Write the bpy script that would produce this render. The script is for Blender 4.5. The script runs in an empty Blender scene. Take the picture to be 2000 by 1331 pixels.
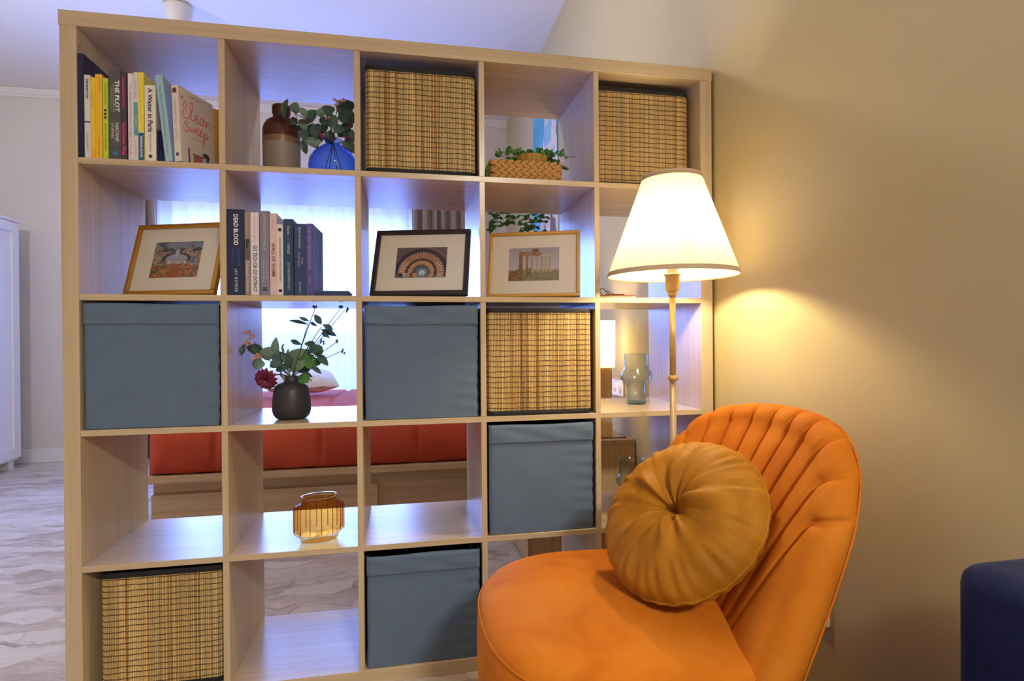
import bpy, bmesh, math, random
from mathutils import Vector, Matrix, Euler

random.seed(11)
PI = math.pi
S = bpy.context.scene
COL = S.collection

# ------------------------------------------------------------------ camera
cam_data = bpy.data.cameras.new('camera')
cam = bpy.data.objects.new('camera', cam_data)
COL.objects.link(cam)
cam_data.sensor_width = 36.0
cam_data.lens = 36.0 * 1101.96 / 2000.0
cam_data.clip_start = 0.02
_yaw, _pitch, _roll = 0.1924, -0.0038, -0.0075
_f = Vector((math.sin(_yaw) * math.cos(_pitch), math.cos(_yaw) * math.cos(_pitch), math.sin(_pitch)))
_r0 = Vector((math.cos(_yaw), -math.sin(_yaw), 0.0))
_u0 = _r0.cross(_f)
_r = _r0 * math.cos(_roll) + _u0 * math.sin(_roll)
_u = -_r0 * math.sin(_roll) + _u0 * math.cos(_roll)
_m = Matrix((_r, _u, -_f)).transposed().to_4x4()
_m.translation = Vector((0.8525, -1.6346, 0.9713))
cam.matrix_world = _m
S.camera = cam

# ------------------------------------------------------------------ view, world, large lights
S.view_settings.view_transform = 'Standard'
S.view_settings.look = 'None'
S.view_settings.gamma = 1.0
S.view_settings.use_curve_mapping = False
S.view_settings.exposure = EXPOSURE = 0.08
S.cycles.max_bounces = 10
S.cycles.diffuse_bounces = 6
S.cycles.glossy_bounces = 4
S.cycles.transmission_bounces = 8
S.cycles.transparent_max_bounces = 16
S.cycles.sample_clamp_indirect = 6.0
S.cycles.caustics_reflective = False
S.cycles.caustics_refractive = False

W = bpy.data.worlds.new('sky'); S.world = W; W.use_nodes = True
W.node_tree.nodes['Background'].inputs[0].default_value = (0.62, 0.74, 1.0, 1)
W.node_tree.nodes['Background'].inputs[1].default_value = 1.2

def light(name, kind, loc, energy, color, rot=(0, 0, 0), **kw):
    d = bpy.data.lights.new(name, kind); d.energy = energy; d.color = color
    for k, v in kw.items(): setattr(d, k, v)
    o = bpy.data.objects.new(name, d); COL.objects.link(o)
    o.location = loc; o.rotation_euler = rot
    return o
# daylight standing in the window opening of the far wall, behind the sheer curtain:
# open sky in the upper part, light thrown back by the balcony parapet in the lower part
light('window_daylight', 'AREA', (-0.05, 3.74, 1.56), 280, (0.22, 0.38, 1.0), (-PI / 2, 0, 0), shape='RECTANGLE', size=2.1, size_y=1.0)
light('window_daylight_low', 'AREA', (-0.05, 3.74, 0.68), 64, (0.13, 0.27, 1.0), (-PI / 2, 0, 0), shape='RECTANGLE', size=2.1, size_y=0.74)
# fill light added out of view for the shelf front (fixture built below)
light('front_fill_light', 'AREA', (1.55, -3.3, 2.40), 100, (1.0, 0.95, 0.84), (0, 0, 0), shape='DISK', size=0.5)

# ------------------------------------------------------------------ helpers
def lin(c):
    return tuple((v / 12.92 if v <= 0.04045 else ((v + 0.055) / 1.055) ** 2.4) for v in c)
def rgb(r, g, b):
    return lin((r / 255.0, g / 255.0, b / 255.0))

MATS = {}
def nt_of(name):
    m = bpy.data.materials.new(name); m.use_nodes = True
    return m, m.node_tree, m.node_tree.nodes['Principled BSDF']

def mat(name, color, rough=0.5, metal=0.0, spec=0.5, vary=0.0, vscale=8.0, stretch=(1, 1, 1), bump=0.0, bscale=60.0,
        sheen=0.0, coat=0.0, trans=0.0, ior=1.45, emit=None, estr=0.0, detail=3.0, rand=False):
    """procedural material: base colour with noise variation and a fine bump"""
    if name in MATS: return MATS[name]
    m, nt, b = nt_of(name)
    L = nt.links.new
    b.inputs['Roughness'].default_value = rough
    b.inputs['Metallic'].default_value = metal
    b.inputs['Specular IOR Level'].default_value = spec
    b.inputs['IOR'].default_value = ior
    b.inputs['Base Color'].default_value = (*color, 1)
    if sheen:
        b.inputs['Sheen Weight'].default_value = sheen
        b.inputs['Sheen Roughness'].default_value = 0.35
        b.inputs['Sheen Tint'].default_value = (*[min(1, c * 0.6 + 0.4) for c in color], 1)
    if coat: b.inputs['Coat Weight'].default_value = coat
    if trans: b.inputs['Transmission Weight'].default_value = trans
    if emit:
        b.inputs['Emission Color'].default_value = (*emit, 1); b.inputs['Emission Strength'].default_value = estr
    if vary or bump:
        tc = nt.nodes.new('ShaderNodeTexCoord')
        mp = nt.nodes.new('ShaderNodeMapping'); mp.inputs['Scale'].default_value = stretch
        L(tc.outputs['Object'], mp.inputs['Vector'])
        if rand:
            oi = nt.nodes.new('ShaderNodeObjectInfo')
            vm = nt.nodes.new('ShaderNodeVectorMath'); vm.operation = 'SCALE'
            vm.inputs[0].default_value = (17.0, 23.0, 31.0); L(oi.outputs['Random'], vm.inputs['Scale'])
            L(vm.outputs[0], mp.inputs['Location'])
        if vary:
            nz = nt.nodes.new('ShaderNodeTexNoise'); nz.inputs['Scale'].default_value = vscale; nz.inputs['Detail'].default_value = detail
            L(mp.outputs[0], nz.inputs['Vector'])
            mx = nt.nodes.new('ShaderNodeMix'); mx.data_type = 'RGBA'
            mx.inputs['A'].default_value = (*[c * (1 - vary) for c in color], 1)
            mx.inputs['B'].default_value = (*[min(1.0, c * (1 + vary)) for c in color], 1)
            cr = nt.nodes.new('ShaderNodeMapRange'); cr.inputs['From Min'].default_value = 0.3; cr.inputs['From Max'].default_value = 0.7
            L(nz.outputs['Fac'], cr.inputs['Value']); L(cr.outputs[0], mx.inputs['Factor'])
            L(mx.outputs['Result'], b.inputs['Base Color'])
        if bump:
            nb = nt.nodes.new('ShaderNodeTexNoise'); nb.inputs['Scale'].default_value = bscale; nb.inputs['Detail'].default_value = 3
            L(mp.outputs[0], nb.inputs['Vector'])
            bp = nt.nodes.new('ShaderNodeBump'); bp.inputs['Strength'].default_value = bump; bp.inputs['Distance'].default_value = 0.01
            L(nb.outputs['Fac'], bp.inputs['Height']); L(bp.outputs[0], b.inputs['Normal'])
    MATS[name] = m
    return m

def attr_mat(name, rough=0.6, spec=0.3, bump=0.0, bscale=80):
    """colour comes from the mesh's own colour attribute (print, slats)"""
    if name in MATS: return MATS[name]
    m, nt, b = nt_of(name)
    a = nt.nodes.new('ShaderNodeAttribute'); a.attribute_name = 'Col'
    nt.links.new(a.outputs['Color'], b.inputs['Base Color'])
    b.inputs['Roughness'].default_value = rough; b.inputs['Specular IOR Level'].default_value = spec
    MATS[name] = m
    return m

def thin_glass(name, tint, refl_rough=0.03, edge=0.5, dark=None, layers=1, refl=1.0):
    """clear or tinted glass: tinted see-through body, mirror reflection that grows to the edge"""
    if name in MATS: return MATS[name]
    dark = tuple(c ** (1.0 / layers) for c in (dark or [c * 0.45 for c in tint])); tint = tuple(c ** (1.0 / layers) for c in tint)
    m, nt, b = nt_of(name)
    nt.nodes.remove(b); L = nt.links.new
    out = nt.nodes['Material Output']
    lw = nt.nodes.new('ShaderNodeLayerWeight'); lw.inputs['Blend'].default_value = edge
    cm = nt.nodes.new('ShaderNodeMix'); cm.data_type = 'RGBA'
    cm.inputs['A'].default_value = (*tint, 1)
    cm.inputs['B'].default_value = (*dark, 1)
    L(lw.outputs['Facing'], cm.inputs['Factor'])
    tr = nt.nodes.new('ShaderNodeBsdfTransparent'); L(cm.outputs['Result'], tr.inputs['Color'])
    gl = nt.nodes.new('ShaderNodeBsdfGlossy'); gl.inputs['Roughness'].default_value = refl_rough
    fr = nt.nodes.new('ShaderNodeFresnel'); fr.inputs['IOR'].default_value = 1.5
    mx = nt.nodes.new('ShaderNodeMixShader')
    ge = nt.nodes.new('ShaderNodeNewGeometry')
    ma = nt.nodes.new('ShaderNodeMath'); ma.operation = 'SUBTRACT'; ma.inputs[0].default_value = 1.0; L(ge.outputs['Backfacing'], ma.inputs[1])
    mb = nt.nodes.new('ShaderNodeMath'); mb.operation = 'MULTIPLY'; L(ma.outputs[0], mb.inputs[0]); L(fr.outputs[0], mb.inputs[1])
    mc = nt.nodes.new('ShaderNodeMath'); mc.operation = 'MULTIPLY'; L(mb.outputs[0], mc.inputs[0]); mc.inputs[1].default_value = refl
    L(mc.outputs[0], mx.inputs[0]); L(tr.outputs[0], mx.inputs[1]); L(gl.outputs[0], mx.inputs[2])
    L(mx.outputs[0], out.inputs['Surface'])
    MATS[name] = m
    return m

def put(o, parent=None, label=None, cat=None, group=None, kind=None):
    COL.objects.link(o)
    if parent is not None:
        o.parent = parent
        o.matrix_parent_inverse = WORLD[parent.name].inverted()
    if label: o['label'] = label
    if cat: o['category'] = cat
    if group: o['group'] = group
    if kind: o['kind'] = kind
    WORLD[o.name] = Matrix.LocRotScale(o.location, o.rotation_euler, o.scale)
    return o
WORLD = {}

def thing(name, loc, label, cat, group=None, kind=None):
    o = bpy.data.objects.new(name, None); o.location = loc; o.empty_display_size = 0.05
    return put(o, None, label, cat, group, kind)

def obj(name, mesh, material, parent=None, label=None, cat=None, group=None, kind=None, smooth=False, loc=None, mtx=None):
    """mesh: bmesh or Mesh in world coordinates (or local to loc / mtx)"""
    if isinstance(mesh, bmesh.types.BMesh):
        me = bpy.data.meshes.new(name); mesh.to_mesh(me); mesh.free()
    else: me = mesh
    if material is not None and not me.materials:
        for mm in (material if isinstance(material, (list, tuple)) else [material]): me.materials.append(mm)
    if smooth:
        for p in me.polygons: p.use_smooth = True
    o = bpy.data.objects.new(name, me)
    if parent is not None:
        COL.objects.link(o); o.parent = parent
        base = WORLD[parent.name].inverted()
        M = mtx if mtx is not None else (Matrix.Translation(loc) if loc is not None else Matrix.Identity(4))
        o.matrix_basis = base @ M
        WORLD[o.name] = M
        if label: o['label'] = label
        if kind: o['kind'] = kind
        return o
    if loc is not None: o.location = loc
    if mtx is not None: o.matrix_basis = mtx
    r = put(o, None, label, cat, group, kind)
    if mtx is not None: WORLD[o.name] = mtx.copy()
    return r

def box(x0, x1, y0, y1, z0, z1, bev=0.0, seg=2, bm=None):
    b = bm or bmesh.new()
    vs = [b.verts.new((x, y, z)) for x in (x0, x1) for y in (y0, y1) for z in (z0, z1)]
    idx = [(0, 1, 3, 2), (4, 6, 7, 5), (0, 4, 5, 1), (2, 3, 7, 6), (0, 2, 6, 4), (1, 5, 7, 3)]
    fs = [b.faces.new([vs[i] for i in f]) for f in idx]
    if bev > 0:
        es = set(e for f in fs for e in f.edges)
        bmesh.ops.bevel(b, geom=list(es), offset=bev, segments=seg, profile=0.5, affect='EDGES')
    return b

def lathe(profile, n=48, center=(0, 0, 0), bm=None, close=False, squash=(1, 1), rot=0.0):
    b = bm or bmesh.new(); rings = []
    for r, z in profile:
        if r < 1e-6:
            rings.append([b.verts.new((center[0], center[1], center[2] + z))])
        else:
            rings.append([b.verts.new((center[0] + r * squash[0] * math.cos(rot + 2 * PI * i / n), center[1] + r * squash[1] * math.sin(rot + 2 * PI * i / n), center[2] + z)) for i in range(n)])
    for a, c in zip(rings[:-1], rings[1:]):
        for i in range(n):
            j = (i + 1) % n
            if len(a) == 1 and len(c) == 1: continue
            if len(a) == 1: b.faces.new((a[0], c[j], c[i]))
            elif len(c) == 1: b.faces.new((a[i], a[j], c[0]))
            else: b.faces.new((a[i], a[j], c[j], c[i]))
    bmesh.ops.recalc_face_normals(b, faces=b.faces)
    return b

def tube(pts, r, n=8, bm=None, closed=False, cap=True):
    b = bm or bmesh.new()
    P = [Vector(p) for p in pts]; N = len(P); rings = []
    rr = r if isinstance(r, (list, tuple)) else [r] * N
    up = Vector((0.13, 0.31, 0.94)).normalized(); prev = None
    for i, p in enumerate(P):
        if closed: d = P[(i + 1) % N] - P[i - 1]
        else: d = P[min(i + 1, N - 1)] - P[max(i - 1, 0)]
        d.normalize()
        s = (prev if prev is not None else (up if abs(d.dot(up)) < 0.95 else Vector((1, 0, 0))))
        s = (s - d * s.dot(d)).normalized(); prev = s
        t = d.cross(s)
        rings.append([b.verts.new(p + (s * math.cos(2 * PI * k / n) + t * math.sin(2 * PI * k / n)) * rr[i]) for k in range(n)])
    rng = range(N) if closed else range(N - 1)
    for i in rng:
        a, c = rings[i], rings[(i + 1) % N]
        for k in range(n):
            b.faces.new((a[k], a[(k + 1) % n], c[(k + 1) % n], c[k]))
    if cap and not closed:
        b.faces.new(rings[0][::-1]); b.faces.new(rings[-1])
    return b

def spline(pts, n=8):
    P = [Vector(p) for p in pts]; out = []
    for i in range(len(P) - 1):
        p0 = P[max(i - 1, 0)]; p1 = P[i]; p2 = P[i + 1]; p3 = P[min(i + 2, len(P) - 1)]
        for k in range(n):
            t = k / n
            out.append(0.5 * ((2 * p1) + (p2 - p0) * t + (2 * p0 - 5 * p1 + 4 * p2 - p3) * t * t + (3 * p1 - p0 - 3 * p2 + p3) * t ** 3))
    out.append(P[-1])
    return out

def grid_mesh(name, fn, nu, nv, closed_u=False):
    """fn(i/nu, j/nv) -> (x,y,z)"""
    vs = []; fs = []
    mu = nu if closed_u else nu + 1
    for j in range(nv + 1):
        for i in range(mu): vs.append(fn(i / nu, j / nv))
    for j in range(nv):
        for i in range(nu):
            a = j * mu + i; b = j * mu + (i + 1) % mu
            fs.append((a, b, b + mu, a + mu))
    me = bpy.data.meshes.new(name); me.from_pydata(vs, [], fs); me.update()
    return me

def painted(name, w, h, nx, ny, fn):
    """flat print: a fine grid in the local XY plane whose cells carry the print's colours. fn(u,v)->sRGB 0-255, v up"""
    vs = [((i / nx - 0.5) * w, j / ny * h, 0) for j in range(ny + 1) for i in range(nx + 1)]
    fs = [(j * (nx + 1) + i, j * (nx + 1) + i + 1, (j + 1) * (nx + 1) + i + 1, (j + 1) * (nx + 1) + i) for j in range(ny) for i in range(nx)]
    me = bpy.data.meshes.new(name); me.from_pydata(vs, [], fs)
    ca = me.color_attributes.new('Col', 'FLOAT_COLOR', 'POINT')
    for j in range(ny + 1):
        for i in range(nx + 1):
            c = rgb(*fn(i / nx, j / ny)); ca.data[j * (nx + 1) + i].color = (*c, 1)
    return me

def text_mesh(s, size, align='CENTER', shear=0.0, bold=0.0, sx=1.0, spacing=1.0):
    cu = bpy.data.curves.new('lettering', 'FONT'); cu.body = s; cu.size = size
    cu.align_x = align; cu.align_y = 'CENTER'; cu.shear = shear; cu.offset = bold; cu.resolution_u = 2; cu.space_character = spacing
    o = bpy.data.objects.new('lettering_tmp', cu); COL.objects.link(o)
    dg = bpy.context.evaluated_depsgraph_get()
    me = bpy.data.meshes.new_from_object(o.evaluated_get(dg))
    bpy.data.objects.remove(o); bpy.data.curves.remove(cu)
    if sx != 1.0:
        for v in me.vertices: v.co.x *= sx
    me.materials.clear()
    return me

def basis(X, Y, Z, loc):
    M = Matrix((Vector(X), Vector(Y), Vector(Z))).transposed().to_4x4(); M.translation = Vector(loc)
    return M

# ------------------------------------------------------------------ materials of the place
def wood_mat(name, axis, base=(206, 187, 158), dark=(188, 166, 136), rough=0.27):
    if name in MATS: return MATS[name]
    m, nt, b = nt_of(name); L = nt.links.new
    tc = nt.nodes.new('ShaderNodeTexCoord'); oi = nt.nodes.new('ShaderNodeObjectInfo')
    vm = nt.nodes.new('ShaderNodeVectorMath'); vm.operation = 'SCALE'; vm.inputs[0].default_value = (7.0, 13.0, 5.0)
    L(oi.outputs['Random'], vm.inputs['Scale'])
    mp = nt.nodes.new('ShaderNodeMapping')
    sc = {'x': (1.2, 55, 55), 'y': (55, 1.2, 55), 'z': (55, 55, 1.2)}[axis]
    mp.inputs['Scale'].default_value = sc
    L(tc.outputs['Object'], mp.inputs['Vector']); L(vm.outputs[0], mp.inputs['Location'])
    n1 = nt.nodes.new('ShaderNodeTexNoise'); n1.inputs['Scale'].default_value = 1.0; n1.inputs['Detail'].default_value = 6; n1.inputs['Roughness'].default_value = 0.6
    n1.inputs['Distortion'].default_value = 0.4
    n2 = nt.nodes.new('ShaderNodeTexNoise'); n2.inputs['Scale'].default_value = 4.0; n2.inputs['Detail'].default_value = 4
    L(mp.outputs[0], n1.inputs['Vector']); L(mp.outputs[0], n2.inputs['Vector'])
    ad = nt.nodes.new('ShaderNodeMath'); ad.operation = 'MULTIPLY_ADD'; ad.inputs[1].default_value = 0.35
    L(n2.outputs['Fac'], ad.inputs[0]); L(n1.outputs['Fac'], ad.inputs[2])
    mr = nt.nodes.new('ShaderNodeMapRange'); mr.inputs['From Min'].default_value = 0.42; mr.inputs['From Max'].default_value = 0.92
    L(ad.outputs[0], mr.inputs['Value'])
    mx = nt.nodes.new('ShaderNodeMix'); mx.data_type = 'RGBA'
    mx.inputs['A'].default_value = (*rgb(*dark), 1); mx.inputs['B'].default_value = (*rgb(*base), 1)
    L(mr.outputs[0], mx.inputs['Factor']); L(mx.outputs['Result'], b.inputs['Base Color'])
    b.inputs['Roughness'].default_value = rough; b.inputs['Specular IOR Level'].default_value = 0.45
    MATS[name] = m
    return m
WOOD_X = wood_mat('oak_grain_along_x', 'x'); WOOD_Z = wood_mat('oak_grain_along_z', 'z'); WOOD_Y = wood_mat('oak_grain_along_y', 'y')
BED_X = wood_mat('bed_oak_along_x', 'x', (206, 178, 138), (178, 148, 108))
NS_Z = wood_mat('nightstand_oak_along_z', 'z', (226, 194, 142), (198, 162, 112))
NS_Y = wood_mat('nightstand_oak_along_y', 'y', (206, 176, 132), (180, 148, 108))

def floor_mat():
    m, nt, b = nt_of('veined_marble'); L = nt.links.new
    tc = nt.nodes.new('ShaderNodeTexCoord')
    wn = nt.nodes.new('ShaderNodeTexNoise'); wn.inputs['Scale'].default_value = 7.0; wn.inputs['Detail'].default_value = 4
    L(tc.outputs['Object'], wn.inputs['Vector'])
    wa = nt.nodes.new('ShaderNodeMix'); wa.data_type = 'VECTOR'; wa.inputs['Factor'].default_value = 0.13
    L(tc.outputs['Object'], wa.inputs['A']); L(wn.outputs['Color'], wa.inputs['B'])
    mp = nt.nodes.new('ShaderNodeMapping'); mp.inputs['Scale'].default_value = (4.6, 17.0, 1); mp.inputs['Rotation'].default_value = (0, 0, 0.16)
    L(wa.outputs['Result'], mp.inputs['Vector'])
    v1 = nt.nodes.new('ShaderNodeTexVoronoi'); v1.inputs['Scale'].default_value = 1.0; v1.inputs['Randomness'].default_value = 1.0
    v2 = nt.nodes.new('ShaderNodeTexVoronoi'); v2.feature = 'DISTANCE_TO_EDGE'; v2.inputs['Scale'].default_value = 1.0
    for v in (v1, v2): L(mp.outputs[0], v.inputs['Vector'])
    nz = nt.nodes.new('ShaderNodeTexNoise'); nz.inputs['Scale'].default_value = 2.6; nz.inputs['Detail'].default_value = 8; nz.inputs['Roughness'].default_value = 0.65
    L(mp.outputs[0], nz.inputs['Vector'])
    sp = nt.nodes.new('ShaderNodeSeparateColor'); L(v1.outputs['Color'], sp.inputs[0])
    ad = nt.nodes.new('ShaderNodeMath'); ad.operation = 'MULTIPLY_ADD'; ad.inputs[1].default_value = 0.5
    L(sp.outputs[0], ad.inputs[0]); L(nz.outputs['Fac'], ad.inputs[2])
    cr = nt.nodes.new('ShaderNodeValToRGB')
    e = cr.color_ramp.elements
    e[0].position = 0.36; e[0].color = (*rgb(150, 136, 124), 1)
    e[1].position = 0.95; e[1].color = (*rgb(214, 207, 200), 1)
    k = e.new(0.6); k.color = (*rgb(186, 172, 160), 1)
    k = e.new(0.78); k.color = (*rgb(202, 190, 179), 1)
    L(ad.outputs[0], cr.inputs[0])
    ed = nt.nodes.new('ShaderNodeMapRange'); ed.inputs['From Min'].default_value = 0.0; ed.inputs['From Max'].default_value = 0.035
    ed.inputs['To Min'].default_value = 0.80; ed.inputs['To Max'].default_value = 1.0
    L(v2.outputs['Distance'], ed.inputs['Value'])
    ml = nt.nodes.new('ShaderNodeMix'); ml.data_type = 'RGBA'; ml.blend_type = 'MULTIPLY'; ml.inputs['Factor'].default_value = 1.0
    L(cr.outputs['Color'], ml.inputs['A']); L(ed.outputs[0], ml.inputs['B'])
    L(ml.outputs['Result'], b.inputs['Base Color'])
    b.inputs['Roughness'].default_value = 0.32
    return m
WALL = mat('painted_wall', rgb(202, 186, 144), 0.85, spec=0.2, vary=0.015, vscale=2.0, bump=0.04, bscale=140)
WALLB = mat('painted_wall_far', rgb(224, 219, 212), 0.85, spec=0.2, vary=0.015, vscale=2.0)
CEIL = mat('ceiling_paint', rgb(236, 234, 232), 0.9, spec=0.1, vary=0.01, vscale=2.0)
WHITE = mat('white_lacquer', rgb(236, 236, 238), 0.45, vary=0.01, vscale=3.0)

# ------------------------------------------------------------------ the room
XR, XL, YB, YF, ZC = 1.832, -2.68, 3.55, -5.6, 3.0
obj('floor', box(XL - .1, XR + .1, YF - .1, YB + .2, -0.05, 0.0), floor_mat(), kind='structure')
obj('ceiling', box(XL - .1, XR + .1, YF - .1, YB + .2, ZC, ZC + 0.05), CEIL, kind='structure')
obj('wall_right', box(XR, XR + .1, YF - .1, YB + .2, 0, ZC), WALL, kind='structure')
obj('wall_left', box(XL - .1, XL, YF - .1, YB + .2, 0, ZC), WALLB, kind='structure')
obj('wall_front', box(XL, XR, YF - .1, YF, 0, ZC), WALL, kind='structure')
# far wall with the window opening
WX0, WX1, WZ0, WZ1 = -1.10, 1.00, .30, 2.06
bm = bmesh.new()
box(XL, WX0, YB, YB + .14, 0, ZC, bm=bm); box(WX1, XR, YB, YB + .14, 0, ZC, bm=bm)
box(WX0, WX1, YB, YB + .14, 0, WZ0, bm=bm); box(WX0, WX1, YB, YB + .14, WZ1, ZC, bm=bm)
obj('wall_back', bm, WALLB, kind='structure')
# cornice along the far wall and skirting
bm = bmesh.new(); box(XL, XR, YB - .035, YB, ZC - .05, ZC, bev=.008, bm=bm); box(XL, XR, YB - .018, YB, ZC - .07, ZC - .05, bm=bm)
obj('trim_1', bm, CEIL, kind='structure')
obj('baseboard_back', box(XL, XR, YB - .014, YB, 0, .11, bev=.004), WHITE, kind='structure')
bm = bmesh.new(); box(XL, XL + .014, YF, YB - .015, 0, .11, bev=.004, bm=bm)
obj('baseboard_left', bm, WHITE, kind='structure')

# window: frame, four casements with panes
win = thing('window_1', ((WX0 + WX1) / 2, YB, WZ0), None, None, kind='structure')
PVC = mat('window_frame_white', rgb(225, 228, 235), 0.4, vary=.01)
bm = bmesh.new(); f = .05
box(WX0, WX1, YB + .03, YB + .10, WZ0, WZ0 + f, bm=bm); box(WX0, WX1, YB + .03, YB + .10, WZ1 - f, WZ1, bm=bm)
box(WX0, WX0 + f, YB + .03, YB + .10, WZ0 + f, WZ1 - f, bm=bm); box(WX1 - f, WX1, YB + .03, YB + .10, WZ0 + f, WZ1 - f, bm=bm)
obj('window_frame', bm, PVC, win)
obj('window_sill', box(WX0 - .03, WX1 + .03, YB - .04, YB + .03, WZ0 - .03, WZ0, bev=.004), PVC, win)
PANE = thin_glass('window_glass', (0.96, 0.97, 1.0))
for i, (a, c) in enumerate([(-1.05, -.62), (-.60, -.04), (-.02, .56), (.58, .95)]):
    bm = bmesh.new(); g = .05
    z0, z1 = WZ0 + f, WZ1 - f
    box(a, a + g, YB + .04, YB + .09, z0, z1, bm=bm); box(c - g, c, YB + .04, YB + .09, z0, z1, bm=bm)
    box(a + g, c - g, YB + .04, YB + .09, z0, z0 + g, bm=bm); box(a + g, c - g, YB + .04, YB + .09, z1 - g, z1, bm=bm)
    mid = (a + c) / 2; box(mid - .009, mid + .009, YB + .05, YB + .08, 1.10, z1 - g, bm=bm); box(a + g, c - g, YB + .04, YB + .09, 1.05, 1.10, bm=bm)
    cs = obj('casement', bm, PVC, win)
    obj('pane', box(a + g, c - g, YB + .062, YB + .066, z0 + g, z1 - g), PANE, cs)

# sheer curtain: thin woven cloth that lets light through
def sheer_mat():
    m, nt, b = nt_of('sheer_voile'); nt.nodes.remove(b); L = nt.links.new
    out = nt.nodes['Material Output']
    tr = nt.nodes.new('ShaderNodeBsdfTransparent'); tr.inputs[0].default_value = (1, 1, 1, 1)
    tl = nt.nodes.new('ShaderNodeBsdfTranslucent'); tl.inputs[0].default_value = (.88, .9, .95, 1)
    df = nt.nodes.new('ShaderNodeBsdfDiffuse'); df.inputs[0].default_value = (.85, .87, .92, 1)
    m1 = nt.nodes.new('ShaderNodeMixShader'); m1.inputs[0].default_value = .5
    L(tl.outputs[0], m1.inputs[1]); L(df.outputs[0], m1.inputs[2])
    m2 = nt.nodes.new('ShaderNodeMixShader'); m2.inputs[0].default_value = .58
    L(tr.outputs[0], m2.inputs[1]); L(m1.outputs[0], m2.inputs[2])
    L(m2.outputs[0], out.inputs['Surface'])
    return m
def folds(x0, x1, y, amp, n, z0, z1, seed=0, sharp=1.0):
    rr = random.Random(seed); ph = [rr.uniform(0, 6.28) for _ in range(3)]
    def fn(u, v):
        s = math.sin(2 * PI * n * u + ph[0] + .8 * math.sin(2 * PI * 2.3 * u + ph[1]))
        s = math.copysign(abs(s) ** sharp, s)
        a = amp * (1.0 - 0.25 * v)
        return (x0 + (x1 - x0) * u + .3 * amp * math.sin(2 * PI * n * u * 2 + ph[2]), y + a * s, z0 + (z1 - z0) * v)
    return fn
sheer = grid_mesh('sheer_curtain', folds(-1.12, .97, 3.41, .022, 17, .04, 2.40, 3), 260, 6)
obj('sheer_curtain', sheer, sheer_mat(), label='white sheer voile curtain hanging across the window', cat='curtain', smooth=True)
DRAPE = mat('drape_linen', rgb(150, 136, 128), 0.9, spec=.1, vary=.06, vscale=30, stretch=(1, 1, .1), bump=.1, bscale=300, sheen=.2)
for nm, x0, x1, n, sd, lb in (('drape_curtain', -1.33, -1.07, 3.5, 5, 'grey drape gathered at the wardrobe end of the window'),
                              ('drape_curtain', .94, 1.47, 6.5, 8, 'grey brown drape gathered at the painting end of the window')):
    me = grid_mesh(nm, folds(x0, x1, 3.36, .035, n, .03, 2.40, sd, .8), 150, 8)
    o = obj(nm, me, DRAPE, label=lb, cat='curtain', group='drapes beside the window', smooth=True)
    md = o.modifiers.new('thick', 'SOLIDIFY'); md.thickness = .003
bm = tube([(-1.5, 3.38, 2.42), (1.6, 3.38, 2.42)], .012, 12)
rod = obj('curtain_rod', bm, mat('rod_white', rgb(210, 208, 205), .4), label='white curtain rod above the window', cat='rod')
for x in (-1.42, 1.52):
    obj('bracket', box(x - .01, x + .01, 3.38, YB, 2.41, 2.43, bev=.002), MATS['rod_white'], rod)

# wardrobe along the left wall, its doors facing the room
wr = thing('wardrobe', (-2.35, 2.75, 0), 'white wardrobe with framed doors standing along the left wall', 'wardrobe')
obj('carcass', box(XL + .01, -2.05, 2.15, 3.35, .07, 1.885, bev=.003), WHITE, wr)
obj('top_panel', box(XL + .01, -2.025, 2.14, 3.36, 1.885, 1.905, bev=.003), WHITE, wr)
for y0, y1 in ((2.155, 2.745), (2.755, 3.345)):
    bm = bmesh.new(); g = .075
    box(-2.05, -2.03, y0, y0 + g, .09, 1.88, bev=.002, bm=bm); box(-2.05, -2.03, y1 - g, y1, .09, 1.88, bev=.002, bm=bm)
    box(-2.05, -2.03, y0 + g, y1 - g, .09, .09 + g, bm=bm); box(-2.05, -2.03, y0 + g, y1 - g, 1.88 - g, 1.88, bm=bm)
    box(-2.05, -2.042, y0 + g, y1 - g, .09 + g, 1.88 - g, bm=bm)
    d = obj('door', bm, WHITE, wr)
    yk = y1 - .035 if y0 < 2.5 else y0 + .035
    obj('knob', lathe([(0, 0), (.013, .002), (.015, .012), (.01, .02), (0, .022)], 16), WHITE, d, mtx=Matrix.Translation((-2.03, yk, 1.0)) @ Matrix.Rotation(PI / 2, 4, 'Y'), smooth=True)
for x, y in ((-2.62, 2.2), (-2.10, 2.2), (-2.62, 3.30), (-2.10, 3.30)):
    obj('foot', box(x - .03, x + .03, y - .03, y + .03, 0, .07, bev=.003), WHITE, wr)

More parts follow.
